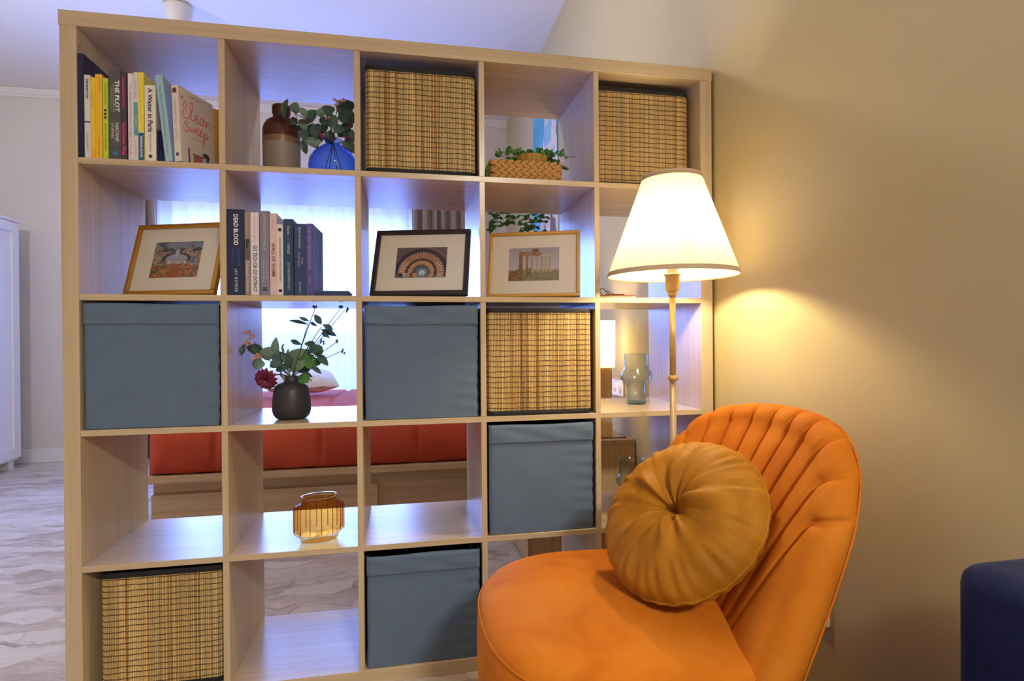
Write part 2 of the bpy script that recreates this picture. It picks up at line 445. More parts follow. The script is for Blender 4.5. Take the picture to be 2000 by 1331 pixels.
# white cup lamp under the bedroom ceiling; two unseen pendants added for fill light
SPOTW = mat('spot_white', rgb(225, 222, 214), .5)
BULBM = mat('spot_bulb', rgb(255, 245, 225), .4, emit=(1, .92, .8), estr=1.2)
for (x, y, drop, watt, lb) in ((-.455, 2.10, 0.0, 0, 'small white cup shaped ceiling lamp above the shelving unit'), (.95, .78, .42, 9, 'unseen white cup pendant added for fill light between the bed and the shelving unit'), (-1.5, .9, .42, 38, 'unseen white cup pendant added for fill light near the wardrobe')):
    cs = thing('ceiling_spot', (x, y, ZC), lb, 'ceiling lamp', 'cup lamps of the bedroom ceiling')
    MS = Matrix.Translation((x, y, ZC - drop + (0 if drop else .06))) @ Matrix.Diagonal((1, 1, 1 if drop else 1.35, 1))
    obj('rose', lathe([(0, 0), (.05, 0), (.05, -.012), (.006, -.016), (.006, -.02 - drop * 1.1), (0, -.02 - drop * 1.1)], 28), SPOTW, cs, loc=(x, y, ZC), smooth=True)
    obj('shade', lathe([(0, -.058), (.012, -.056), (.074, -.052), (.078, -.06), (.070, -.10), (.046, -.14), (.036, -.143), (.036, -.132), (.06, -.095), (.066, -.066), (.01, -.066), (0, -.066)], 32), SPOTW, cs, mtx=MS, smooth=True)
    obj('bulb', lathe([(0, -.147), (.02, -.143), (.03, -.130), (.03, -.115), (0, -.105)], 24), BULBM, cs, mtx=MS, smooth=True)
    if watt: light('added_pendant_light', 'POINT', (x, y, ZC - .19 - drop), watt, (1.0, .96, .90), shadow_soft_size=.04)

# disc fixture around the added fill light, above and behind the viewer
cl = thing('front_fill_lamp', (1.55, -3.3, ZC), 'unseen round pendant disc added as fill light over the sitting area', 'ceiling lamp')
obj('cord', lathe([(0, 0), (.06, 0), (.06, -.02), (.004, -.025), (.004, -.53), (0, -.53)], 20), WHITE, cl, loc=(1.55, -3.3, ZC), smooth=True)
obj('housing', lathe([(0, 0), (.27, 0), (.28, -.02), (.28, -.06), (.262, -.06), (.262, -.03), (0, -.03)], 48), WHITE, cl, loc=(1.55, -3.3, ZC - .525), smooth=True)

# ------------------------------------------------------------------ the shelving unit, 5 x 5 openings
SW, TO, TI = 1.82, .0389, .016
CW = (SW - 2 * TO - 4 * TI) / 5
SD = .39
def CX(i): return TO + i * (CW + TI), TO + i * (CW + TI) + CW
def CZ(r): return SW - TO - r * (CW + TI) - CW, SW - TO - r * (CW + TI)
su = thing('shelving_unit', (SW / 2, SD / 2, 0), 'tall light oak shelving unit with five by five open cubes dividing the room', 'shelf')
obj('top_panel', box(-.002, SW + .001, -.001, SD, SW - TO, SW, bev=.0012), WOOD_X, su)
obj('bottom_panel', box(-.002, SW + .001, -.001, SD, 0, TO, bev=.0012), WOOD_X, su)
obj('side_panel', box(0, TO, 0, SD, TO, SW - TO, bev=.001), WOOD_Z, su)
obj('side_panel', box(SW - TO, SW, 0, SD, TO, SW - TO, bev=.001), WOOD_Z, su)
for r in range(4):
    z1 = CZ(r)[0]
    obj('shelf', box(TO, SW - TO, .001, SD - .001, z1 - TI, z1, bev=.0008, seg=1), WOOD_X, su)
dv = None
for r in range(5):
    for i in range(4):
        x0 = CX(i)[1]; z0, z1 = CZ(r)
        if dv is None:
            b_ = box(-TI / 2, TI / 2, .001, SD - .001, -CW / 2, CW / 2, bev=.0008, seg=1)
            dv = bpy.data.meshes.new('divider'); b_.to_mesh(dv); b_.free(); dv.materials.append(WOOD_Z)
        obj('divider', dv, None, su, loc=(x0 + TI / 2, 0, (z0 + z1) / 2))
HOLE = mat('dowel_hole_dark', rgb(70, 45, 30), .9)
for z in (1.735, 1.705):
    obj('dowel_hole', lathe([(0, 0), (.0022, 0), (.0022, .0006), (0, .0006)], 10), HOLE, su, mtx=Matrix.Translation((TO, .012, z)) @ Matrix.Rotation(PI / 2, 4, 'Y'))

# ------------------------------------------------------------------ fabric storage boxes
FAB = mat('slate_blue_fabric', rgb(96, 114, 140), 0.85, spec=.15, vary=.05, vscale=14, stretch=(1, 1, 1.5), bump=.12, bscale=420, sheen=.15)
DARKIN = mat('box_lining_dark', rgb(30, 30, 38), .9)
def fabric_box(col, row, label, seed, dz=0.0, yf=.006, tilt=0.0, w=.322, h=.322):
    x0, x1 = CX(col); z0 = CZ(row)[0]; cx = (x0 + x1) / 2
    rt = thing('fabric_storage_box', (cx, yf + .18, z0), label, 'storage box', 'slate blue fabric boxes in the shelving unit')
    rr = random.Random(seed); ph = [rr.uniform(0, 6.28) for _ in range(8)]
    hb = h - .057
    def wrinkle(u, v):
        # soft pulls that run in from one edge of the cloth
        e = math.exp(-((u - .98) / .16) ** 2) * math.sin(46 * v + 3 * u + ph[0]) * .0012
        e += .0009 * math.sin(9 * u + 4 * v + ph[1]) * math.sin(5 * v + ph[2])
        return e
    def front(u, v):
        edge = min(u, 1 - u, v * 1.0 + .02)
        rnd = .006 * max(0, 1 - edge / .018) ** 2
        return (cx - w / 2 + w * u, yf + rnd - wrinkle(u, v) - .0015 * math.sin(PI * u) * math.sin(PI * v), z0 + .0015 + hb * v)
    me = grid_mesh('front_panel', front, 48, 40)
    obj('front_panel', me, FAB, rt, smooth=True)
    def hem(u, v):
        edge = min(u, 1 - u); rnd = .006 * max(0, 1 - edge / .018) ** 2
        top = max(0, (v - .86) / .14); low = max(0, (.10 - v) / .10)
        y = yf - .0055 + rnd + .007 * top ** 2 + .0055 * low ** 2 - wrinkle(u, v * .2 + .8) * .8 - .0012 * math.sin(13 * u + 6 * v + ph[3]) * math.sin(PI * v)
        return (cx - w / 2 + w * u, y, z0 + hb - .001 + (h - hb) * v - .0015 * math.sin(7 * u + ph[4]) * v)
    obj('top_hem', grid_mesh('top_hem', hem, 48, 16), FAB, rt, smooth=True)
    bm = bmesh.new(); t = .005; y1 = yf + .36
    box(cx - w / 2, cx - w / 2 + t, yf + .005, y1, z0 + .001, z0 + h - .004, bm=bm); box(cx + w / 2 - t, cx + w / 2, yf + .005, y1, z0 + .001, z0 + h - .004, bm=bm)
    box(cx - w / 2 + t, cx + w / 2 - t, y1 - t, y1, z0 + .001, z0 + h - .004, bm=bm); box(cx - w / 2 + t, cx + w / 2 - t, yf + .01, y1 - t, z0 + .001, z0 + .005, bm=bm)
    box(cx - w / 2 + t, cx + w / 2 - t, yf + .008, yf + .012, z0 + .005, z0 + h - .006, bm=bm)
    obj('body', bm, DARKIN, rt)
    return rt
fabric_box(0, 2, 'slate blue fabric box in the leftmost cube of the middle row', 1, h=.329, w=.325)
fabric_box(2, 2, 'slate blue fabric box in the middle row, below the dark framed staircase photo', 2, h=.326)
fabric_box(3, 3, 'slate blue fabric box directly below the middle row bamboo box', 3, h=.325)
fabric_box(2, 4, 'slate blue fabric box in the bottom row beside the orange chair', 4, h=.318)

# ------------------------------------------------------------------ bamboo storage boxes
BAMB = attr_mat('bamboo_slats', rough=.5, spec=.35)
THREAD = mat('bamboo_thread', rgb(84, 52, 22), .8)
BINDING = mat('black_binding', rgb(26, 26, 32), .7, bump=.1, bscale=400)
def bamboo_box(col, row, label, seed, dx=0.0, yf=.02, w=.306, h=.302, d=.30, rc=.018):
    x0, x1 = CX(col); z0 = CZ(row)[0] + .001; cx = (x0 + x1) / 2 + dx
    rt = thing('bamboo_storage_box', (cx, yf + d / 2, z0), label, 'storage box', 'woven bamboo boxes in the shelving unit')
    # path around the box: left side, front, right side, with rounded corners
    path = []
    xa, xb = cx - w / 2, cx + w / 2
    for k in range(1, 13): path.append((xa, yf + d - (d - rc) * k / 12))
    for k in range(1, 7): a = PI + PI / 2 * k / 6; path.append((xa + rc + rc * math.cos(a), yf + rc + rc * math.sin(a)))
    for k in range(1, 21): path.append((xa + rc + (w - 2 * rc) * k / 20, yf))
    for k in range(1, 7): a = -PI / 2 + PI / 2 * k / 6; path.append((xb - rc + rc * math.cos(a), yf + rc + rc * math.sin(a)))
    for k in range(1, 13): path.append((xb, yf + rc + (d - rc) * k / 12))
    P = [Vector((a, b, 0)) for a, b in path]
    cum = [0]
    for a, b in zip(P[:-1], P[1:]): cum.append(cum[-1] + (b - a).length)
    def at(s):
        s = max(0, min(cum[-1], s)); i = 0
        lo, hi = 0, len(cum) - 1
        while hi - lo > 1:
            m_ = (lo + hi) // 2
            if cum[m_] <= s: lo = m_
            else: hi = m_
        t = (s - cum[lo]) / max(1e-9, cum[hi] - cum[lo])
        p = P[lo].lerp(P[hi], t); dr = (P[hi] - P[lo]).normalized()
        return p, Vector((dr.y, -dr.x, 0))
    rr = random.Random(seed)
    vs, fs, cs = [], [], []
    s = 0.0; zb, zt = z0 + .012, z0 + h - .012
    while s < cum[-1] - .002:
        wd = rr.uniform(.0036, .0054); g = .0003
        t = rr.uniform(.0019, .0027)
        (p0, n0), (p1, n1) = at(s + g / 2), at(s + wd - g / 2)
        i0 = len(vs)
        c1 = .18
        q0, q1 = p0.lerp(p1, c1), p0.lerp(p1, 1 - c1)
        sec = [p0, q0 + n0 * t, q1 + n1 * t, p1]
        zz = (zb + rr.uniform(-.001, .001), zt + rr.uniform(-.001, .001))
        for z in zz:
            for q in sec: vs.append((q.x, q.y, z))
        for k in range(3): fs.append((i0 + k, i0 + k + 1, i0 + k + 5, i0 + k + 4))
        f = rr.uniform(.84, 1.08); hue = rr.uniform(-1, 1)
        base = (212 * f, (182 + 6 * hue) * f, (124 + 10 * hue) * f)
        if rr.random() < .10: base = (176 * f, 132 * f, 72 * f)
        for k in range(3): cs.append(rgb(*[min(255, c) for c in base]))
        s += wd
    me = bpy.data.meshes.new('bamboo_slats'); me.from_pydata(vs, [], fs)
    ca = me.color_attributes.new('Col', 'FLOAT_COLOR', 'CORNER')
    for p in me.polygons:
        for li in p.loop_indices: ca.data[li].color = (*cs[p.index], 1)
    obj('bamboo_slats', me, BAMB, rt, kind='stuff')
    # threads that bind the slats, row after row
    bm = bmesh.new(); n = 19; st = 90
    for r_ in range(n):
        zc = zb + (zt - zb) * (r_ + .6) / n; ring = None; ph = rr.uniform(0, 6)
        for k in range(st + 1):
            p, nn = at(cum[-1] * k / st); z = zc + .0007 * math.sin(k * .7 + ph) + .0004 * math.sin(k * 2.1)
            cur = [bm.verts.new((p.x + nn.x * o_, p.y + nn.y * o_, z + dz_)) for o_, dz_ in ((.0012, -.0011), (.0033, -.0008), (.0033, .0008), (.0012, .0011))]
            if ring:
                for q in range(3): bm.faces.new((ring[q], cur[q], cur[q + 1], ring[q + 1]))
            ring = cur
    obj('binding_thread', bm, THREAD, rt, kind='stuff')
    # black cloth edging at top and bottom
    for nm, za, zb_ in (('top_binding', z0 + h - .014, z0 + h), ('bottom_binding', z0, z0 + .014)):
        bm = bmesh.new(); ring = None
        for k in range(st + 1):
            p, nn = at(cum[-1] * k / st)
            cur = [bm.verts.new((p.x + nn.x * o_, p.y + nn.y * o_, z_)) for o_, z_ in ((-.004, za), (.0036, za), (.0042, (za + zb_) / 2), (.003, zb_), (-.004, zb_))]
            if ring:
                for q in range(4): bm.faces.new((ring[q], cur[q], cur[q + 1], ring[q + 1]))
            ring = cur
        obj(nm, bm, BINDING, rt)
    bm = bmesh.new(); i_ = .006
    box(xa + .002, xa + .006, yf + rc, yf + d, z0, z0 + h - .004, bm=bm); box(xb - .006, xb - .002, yf + rc, yf + d, z0, z0 + h - .004, bm=bm)
    box(xa + .006, xb - .006, yf + d - .005, yf + d, z0, z0 + h - .004, bm=bm); box(xa + rc, xb - rc, yf + .002, yf + .006, z0, z0 + h - .004, bm=bm)
    box(xa + rc * .6, xb - rc * .6, yf + rc * .6, yf + d, z0 + .001, z0 + .005, bm=bm)
    obj('lining', bm, DARKIN, rt)
    return rt
bamboo_box(2, 0, 'woven bamboo box in the middle cube of the top row', 21, dx=.002, yf=.018, w=.311, h=.306)
bamboo_box(4, 0, 'woven bamboo box in the top row above the lamp shade', 22, dx=-.006, yf=.045, w=.312, h=.312)
bamboo_box(3, 2, 'woven bamboo box in the middle row beside the lamp', 23, dx=-.002, yf=.006, w=.316, h=.318)
bamboo_box(0, 4, 'woven bamboo box in the bottom left cube', 24, dx=.010, yf=.03, w=.300, h=.318)

LEAVES_A =[
  ((0.5171,0.1342,1.6259),(0.5264,0.1183,1.6731),0.0174,1),
  ((0.5458,0.1438,1.6461),(0.5494,0.13,1.6719),0.0273,0),
  ((0.5795,0.124,1.6281),(0.5656,0.1201,1.6545),0.0174,0),
  ((0.5468,0.1751,1.6296),(0.5164,0.1871,1.6361),0.0278,1),
  ((0.5579,0.1659,1.6407),(0.5707,0.1548,1.6078),0.0218,0),
  ((0.5787,0.1522,1.6231),(0.6009,0.1433,1.6575),0.0295,1),
  ((0.6213,0.1304,1.6353),(0.6217,0.1146,1.6544),0.0195,0),
  ((0.636,0.1329,1.6411),(0.6436,0.15,1.678),0.0294,1),
  ((0.668,0.1697,1.6616),(0.7023,0.182,1.7072),0.0422,1),
  ((0.6663,0.168,1.6628),(0.7136,0.1558,1.6413),0.0401,1),
  ((0.6692,0.1386,1.6397),(0.6363,0.1437,1.6237),0.0336,1),
  ((0.6433,0.1639,1.6118),(0.6413,0.1781,1.5786),0.03,0),
  ((0.6635,0.1728,1.6183),(0.6998,0.1563,1.6046),0.0402,1),
  ((0.7095,0.1564,1.6132),(0.7047,0.1632,1.5773),0.02,0),
  ((0.677,0.1504,1.5752),(0.7162,0.1375,1.5414),0.0259,0),
  ((0.5695,0.1484,1.576),(0.6072,0.132,1.5472),0.0236,0),
  ((0.5523,0.1761,1.6303),(0.5516,0.1907,1.6157),0.0179,1),
  ((0.5691,0.1529,1.607),(0.5701,0.1449,1.5729),0.0216,1),
  ((0.5616,0.1745,1.5827),(0.5684,0.1774,1.5442),0.0179,0),
  ((0.5888,0.1729,1.6316),(0.5845,0.1869,1.5923),0.0259,1),
  ((0.6109,0.1505,1.6246),(0.5998,0.1471,1.5833),0.0296,1),
  ((0.6367,0.1559,1.6204),(0.6183,0.1532,1.6419),0.0258,1),
  ((0.6208,0.1297,1.5706),(0.6087,0.1219,1.5478),0.0117,0),
  ((0.6273,0.1688,1.6046),(0.6165,0.1505,1.6171),0.026,1),
  ((0.6592,0.1228,1.59),(0.6777,0.1278,1.6126),0.0293,1),
  ((0.6013,0.1368,1.5915),(0.6197,0.1382,1.5696),0.0215,1),
]
BERRY_A= [(0.6582, 0.14, 1.6966), (0.6638, 0.14, 1.6931), (0.66, 0.14, 1.681), (0.6695, 0.14, 1.6876), (0.6771, 0.14, 1.6931), (0.6848, 0.14, 1.6996), (0.681, 0.14, 1.6943), (0.6867, 0.14, 1.6948), (0.6675, 0.14, 1.6825), (0.637, 0.14, 1.6459), (0.6426, 0.14, 1.6424), (0.6341, 0.14, 1.6379), (0.6388, 0.14, 1.6402)]
PURPLE_A= [(0.6222, 0.12, 1.577), (0.6185, 0.12, 1.5826), (0.6258, 0.12, 1.5724), (0.6933, 0.12, 1.5755), (0.697, 0.12, 1.5738), (0.7068, 0.12, 1.6136)]
MOUTH_A= (0.6484, 0.15, 1.5675)
LEAVES_B =[
  ((0.4068,0.0986,0.9599),(0.3852,0.0923,0.9314),0.0138,2),
  ((0.455,0.1249,0.9409),(0.4173,0.1127,0.9499),0.0253,1),
  ((0.4665,0.0956,0.9137),(0.4772,0.0837,0.947),0.0305,0),
  ((0.4903,0.1066,0.9073),(0.494,0.0977,0.9702),0.0196,0),
  ((0.5036,0.0928,0.9021),(0.5019,0.1027,0.9352),0.0278,1),
  ((0.4662,0.091,0.9028),(0.4333,0.0934,0.9032),0.0249,0),
  ((0.5192,0.1202,0.8837),(0.576,0.1043,0.9343),0.0481,0),
  ((0.5171,0.0781,0.9163),(0.4881,0.0672,0.898),0.0221,1),
  ((0.5834,0.1133,1.0163),(0.5329,0.1179,1.0279),0.0085,2),
  ((0.5875,0.0869,1.0268),(0.5635,0.0801,1.0363),0.0084,2),
  ((0.6226,0.0839,1.0154),(0.6056,0.0822,1.042),0.0154,2),
  ((0.6261,0.0771,1.0153),(0.6519,0.085,1.0013),0.0126,2),
  ((0.6149,0.1198,1.0021),(0.6539,0.138,0.9848),0.0129,2),
  ((0.6079,0.1117,1.0105),(0.5863,0.1301,1.0224),0.0071,2),
  ((0.6234,0.0759,0.9929),(0.6444,0.0675,0.9788),0.0098,2),
  ((0.5623,0.1233,0.9568),(0.5308,0.1343,0.9699),0.0114,2),
  ((0.5723,0.0955,0.9598),(0.5978,0.1133,0.9594),0.014,1),
  ((0.592,0.106,0.951),(0.6172,0.1187,0.9335),0.0255,3),
  ((0.6103,0.0897,0.9286),(0.6372,0.0773,0.9006),0.0168,1),
  ((0.5797,0.0972,0.9176),(0.5976,0.0827,0.8899),0.0225,3),
  ((0.5989,0.0941,0.9174),(0.6123,0.1126,0.8995),0.0197,3),
  ((0.5589,0.0916,0.8677),(0.5831,0.0719,0.8519),0.0251,3),
  ((0.5958,0.0772,0.8957),(0.6201,0.064,0.8766),0.0111,1),
  ((0.5712,0.1142,0.8774),(0.5895,0.1087,0.8632),0.0085,1),
  ((0.5778,0.0895,0.8731),(0.5934,0.0734,0.8543),0.0056,1),
  ((0.54,0.1241,0.8888),(0.5783,0.121,0.8826),0.0227,1),
  ((0.5844,0.0854,0.9402),(0.6215,0.0678,0.9457),0.0223,1),
  ((0.5431,0.0778,0.9021),(0.5198,0.0645,0.9304),0.0221,1),
  ((0.5535,0.1088,0.9006),(0.5934,0.0948,0.9231),0.0254,3),
  ((0.5327,0.077,0.8968),(0.5015,0.0767,0.8863),0.0193,1),
]
PINK_B= [(0.4182, 0.08, 0.9927), (0.4246, 0.08, 0.9954), (0.431, 0.08, 0.9967), (0.4283, 0.08, 0.9872), (0.4347, 0.08, 0.9858), (0.4385, 0.08, 0.9803), (0.4308, 0.08, 0.9776), (0.4205, 0.08, 0.9722), (0.4167, 0.08, 0.9654), (0.4243, 0.08, 0.9667), (0.4268, 0.08, 0.9613), (0.423, 0.08, 0.964), (0.447, 0.08, 0.931), (0.4521, 0.08, 0.9281), (0.4573, 0.08, 0.9281), (0.4418, 0.08, 0.9242), (0.4367, 0.08, 0.9174), (0.4495, 0.08, 0.9227), (0.4546, 0.08, 0.9199), (0.4392, 0.08, 0.9201)]
DAHLIA_B= [(0.4732, 0.075, 0.8623)]
PURPLE_B= [(0.5123, 0.09, 0.941), (0.5175, 0.09, 0.9298), (0.5143, 0.09, 0.8604), (0.5181, 0.09, 0.852), (0.5328, 0.09, 0.8739), (0.5253, 0.09, 0.9241)]
SPRIG_B= [(0.6634, 0.1, 0.9646), (0.6796, 0.1, 0.9388), (0.6047, 0.1, 1.0695), (0.678, 0.1, 1.0726), (0.6889, 0.1, 1.0613), (0.6227, 0.1, 0.9678)]
NODES_B= [(0.5854, 0.1, 1.0159), (0.6203, 0.1, 1.0102), (0.5822, 0.1, 0.9512), (0.4348, 0.1, 0.9666), (0.4605, 0.1, 0.9358), (0.4064, 0.1, 0.9599)]

# ------------------------------------------------------------------ books
PAPER = mat('book_pages', rgb(226, 218, 200), .9, vary=.05, vscale=400, stretch=(1, .05, .05))
def cover_mat(c, rough=.45):
    nm = 'cover_%d_%d_%d' % c
    return mat(nm, rgb(*c), rough, vary=.04, vscale=25)
def ink(c):
    return mat('ink_%d_%d_%d' % c, rgb(*c), .5)
def book(label, x0, x1, h, color, z0, y0=.005, depth=.145, prints=(), bands=(), lean=0.0, yaw=0.0, face=None, group=None, cat='book', name='book', cover=None, rough=.45):
    """origin = front lower corner of the spine on the x0 side; lean turns about y, yaw about z"""
    w = x1 - x0; cm = cover_mat(color, rough)
    M = Matrix.Translation((x0, y0, z0)) @ Matrix.Rotation(yaw, 4, 'Z') @ Matrix.Rotation(lean, 4, 'Y')
    rt = bpy.data.objects.new(name, None); rt.empty_display_size = .02
    rt.matrix_basis = M; put(rt, None, label, cat, group); WORLD[rt.name] = M
    t = .0012
    bm = bmesh.new()
    box(0, w, 0, t, 0, h, bev=.0006, seg=1, bm=bm); box(0, t, t, depth, 0, h, bm=bm); box(w - t, w, t, depth, 0, h, bm=bm)
    obj('cover', bm, cm, rt, mtx=M)
    obj('pages', box(t, w - t, t, depth - .003, .002, h - .002), PAPER, rt, mtx=M)
    for za, zb, c in bands:
        obj('spine_band', box(.0004, w - .0004, -.0004, 0, za * h, zb * h), cover_mat(c), rt, mtx=M)
    for it in prints:
        s, zc, size, c = it[:4]; kw = it[4] if len(it) > 4 else {}
        kw = dict(kw); off = kw.pop('off', 0.0); fit = kw.pop('fit', None); flip = kw.pop('flip', False)
        me = text_mesh(s, size, **kw)
        if fit:
            xs = [v.co.x for v in me.vertices]
            if xs:
                k = fit * h / max(1e-6, max(xs) - min(xs))
                for v in me.vertices: v.co.x *= k
        X = Vector((0, 0, 1 if flip else -1)); Y = Vector((-1 if flip else 1, 0, 0))
        B = basis(X, Y, (0, -1, 0), (w / 2 + off * w, -.0008, zc * h))
        obj('lettering', me, ink(c), rt, mtx=M @ B)
    if face: face(rt, M, w, h, depth)
    return rt
def disc_on(rt, M, w, zc, r, c, nm='emblem', xo=0.0):
    obj(nm, lathe([(0, 0), (r, 0), (r, .0004), (0, .0004)], 20), ink(c), rt, mtx=M @ Matrix.Translation((w / 2 + xo, -.0002, zc)) @ Matrix.Rotation(PI / 2, 4, 'X'))

def q(x): return .8525 + (x - .8525) * .985      # spines stand at the front edge
Z1 = CZ(0)[0] + .0005
G1 = 'books in the top left cube'
book('tall glossy navy folder against the side panel, first in the top left cube', .0398, .0525, .268, (34, 42, 74), Z1, .003, .30, group=G1, rough=.15,
     name='folder', cat='folder', prints=[], bands=[(0, .006, (20, 20, 26))])
def b2(rt, M, w, h, d): pass
book('thin white paperback with a blue line across its spine, beside the navy folder', .0531, q(.0515) + .0035, .214, (222, 216, 222), Z1, group=G1,
     prints=[('DARK MONEY STORY', .83, .007, (60, 60, 70), dict(fit=.24, bold=.0002)), ('OUR A MURPHY', .19, .006, (130, 130, 150), dict(fit=.22))], bands=[(.425, .44, (60, 66, 120))])
book('bright yellow paperback, third book from the left panel', q(.0521) + .0035, q(.0641) + .0022, .209, (236, 202, 50), Z1, group=G1,
     prints=[('the sunny side', .72, .006, (222, 160, 60), dict(fit=.2))], bands=[(.0, .10, (242, 176, 40))])
book('amber yellow paperback with faint orange lettering, left of the lime one', q(.0641) + .0026, q(.0815) + .0012, .218, (238, 190, 44), Z1, group=G1,
     prints=[('AN EXTRA LIFE', .88, .0055, (190, 130, 40), dict(fit=.16, off=.15)), ('HAVE A GOOD DAY', .13, .006, (176, 116, 30), dict(fit=.22, off=0))])
def lime(rt, M, w, h, d):
    for k in range(3): disc_on(rt, M, w, h * (.60 - .045 * k), .0034, (60, 70, 40))
book('lime green paperback with three dark dots on its spine', q(.0833) + .001, q(.0965), .209, (196, 214, 72), Z1, group=G1, face=lime,
     prints=[('WHITEGUM TITLE', .80, .0065, (110, 130, 40), dict(fit=.27)), ('DON\'T SAY RAMADAN', .26, .0065, (110, 130, 40), dict(fit=.34))])
def plot(rt, M, w, h, d): disc_on(rt, M, w, h * .065, .0055, (60, 120, 190))
book('thick charcoal hardback with large white serif title', q(.099), q(.1268), .234, (84, 82, 86), Z1, group=G1, depth=.155, face=plot,
     prints=[('THE PLOT', .70, .0135, (236, 232, 230), dict(fit=.35, bold=.0004, off=.2)), ('THE POLITICAL ASSASSINATION', .68, .005, (190, 184, 184), dict(fit=.33, off=-.10)),
             ('OF BORIS JOHNSON', .68, .0045, (180, 174, 174), dict(fit=.26, off=-.29)), ('NADINE', .30, .0115, (236, 232, 230), dict(fit=.21, off=.17)), ('DORRIES', .31, .0095, (220, 212, 206), dict(fit=.17, off=-.2))])
book('charcoal paperback with magenta lettering', q(.1275), q(.1409), .228, (70, 62, 74), Z1, group=G1,
     prints=[('Understanding Unions', .76, .009, (206, 60, 130), dict(fit=.36, bold=.0002)), ('Hazel Jones King', .24, .0105, (222, 60, 140), dict(fit=.37, bold=.0003))])
book('white paperback with small pink and grey spine lettering', q(.1439), q(.1574), .226, (228, 220, 224), Z1, group=G1,
     prints=[('The Thousand Collections of Majapit', .56, .0075, (150, 130, 150), dict(fit=.62)), ('& Traveller', .13, .008, (200, 120, 140), dict(fit=.18))])
book('narrow white paperback with a teal block on its spine', q(.158), q(.1678), .230, (226, 220, 226), Z1, group=G1,
     prints=[('LIVE AND LEARN', .81, .006, (150, 120, 190), dict(fit=.2)), ('THE SWIM', .45, .0065, (226, 230, 232), dict(fit=.13)), ('a b johnson', .14, .0055, (150, 140, 150), dict(fit=.18))], bands=[(.28, .655, (92, 160, 172))])
book('yellow and blue paperback left of the cafe memoir', q(.1684), q(.182), .231, (236, 220, 84), Z1, group=G1,
     prints=[('inspiring to do', .72, .0065, (206, 186, 60), dict(fit=.26)), ('VIRGINIA BOOK', .155, .0075, (236, 236, 240), dict(fit=.25, bold=.0002))], bands=[(0, .31, (24, 92, 140)), (.31, .325, (190, 200, 190))])
def waiter(rt, M, w, h, d):
    disc_on(rt, M, w, h * .06, .0045, (60, 56, 54))
    def pic(u, v):
        if v > .42 + .05 * math.sin(6 * u): return (206, 200, 200)
        n = math.sin(31 * u + 17 * v) * math.sin(23 * v - 11 * u)
        return (52 + 30 * n, 58 + 30 * n, 84 + 34 * n)
    me = painted('cover_picture', .14, h, 24, 36, pic)
    obj('cover_picture', me, attr_mat('cover_print', .4), rt, mtx=M @ basis((0, 1, 0), (0, 0, 1), (1, 0, 0), (w + .0004, .075, 0)))
book('white paperback with bold black title, cover with a dark blue picture', q(.1838), q(.2105), .199, (232, 226, 220), Z1, group=G1, depth=.15, face=waiter,
     prints=[('A Waiter in Paris', .665, .0155, (30, 28, 30), dict(fit=.58, bold=.0003)), ('EDWARD CHISHOLM', .235, .0055, (110, 106, 104), dict(fit=.23))])
book('light blue paperback leaning beside the book with the red script title', .2425, .2605, .228, (158, 190, 206), Z1, group=G1, depth=.15, lean=-.105,
     prints=[('The Ship at Winter Harbour', .58, .0085, (86, 140, 160), dict(fit=.6)), ('J Forster', .15, .0075, (86, 140, 160), dict(fit=.14))])
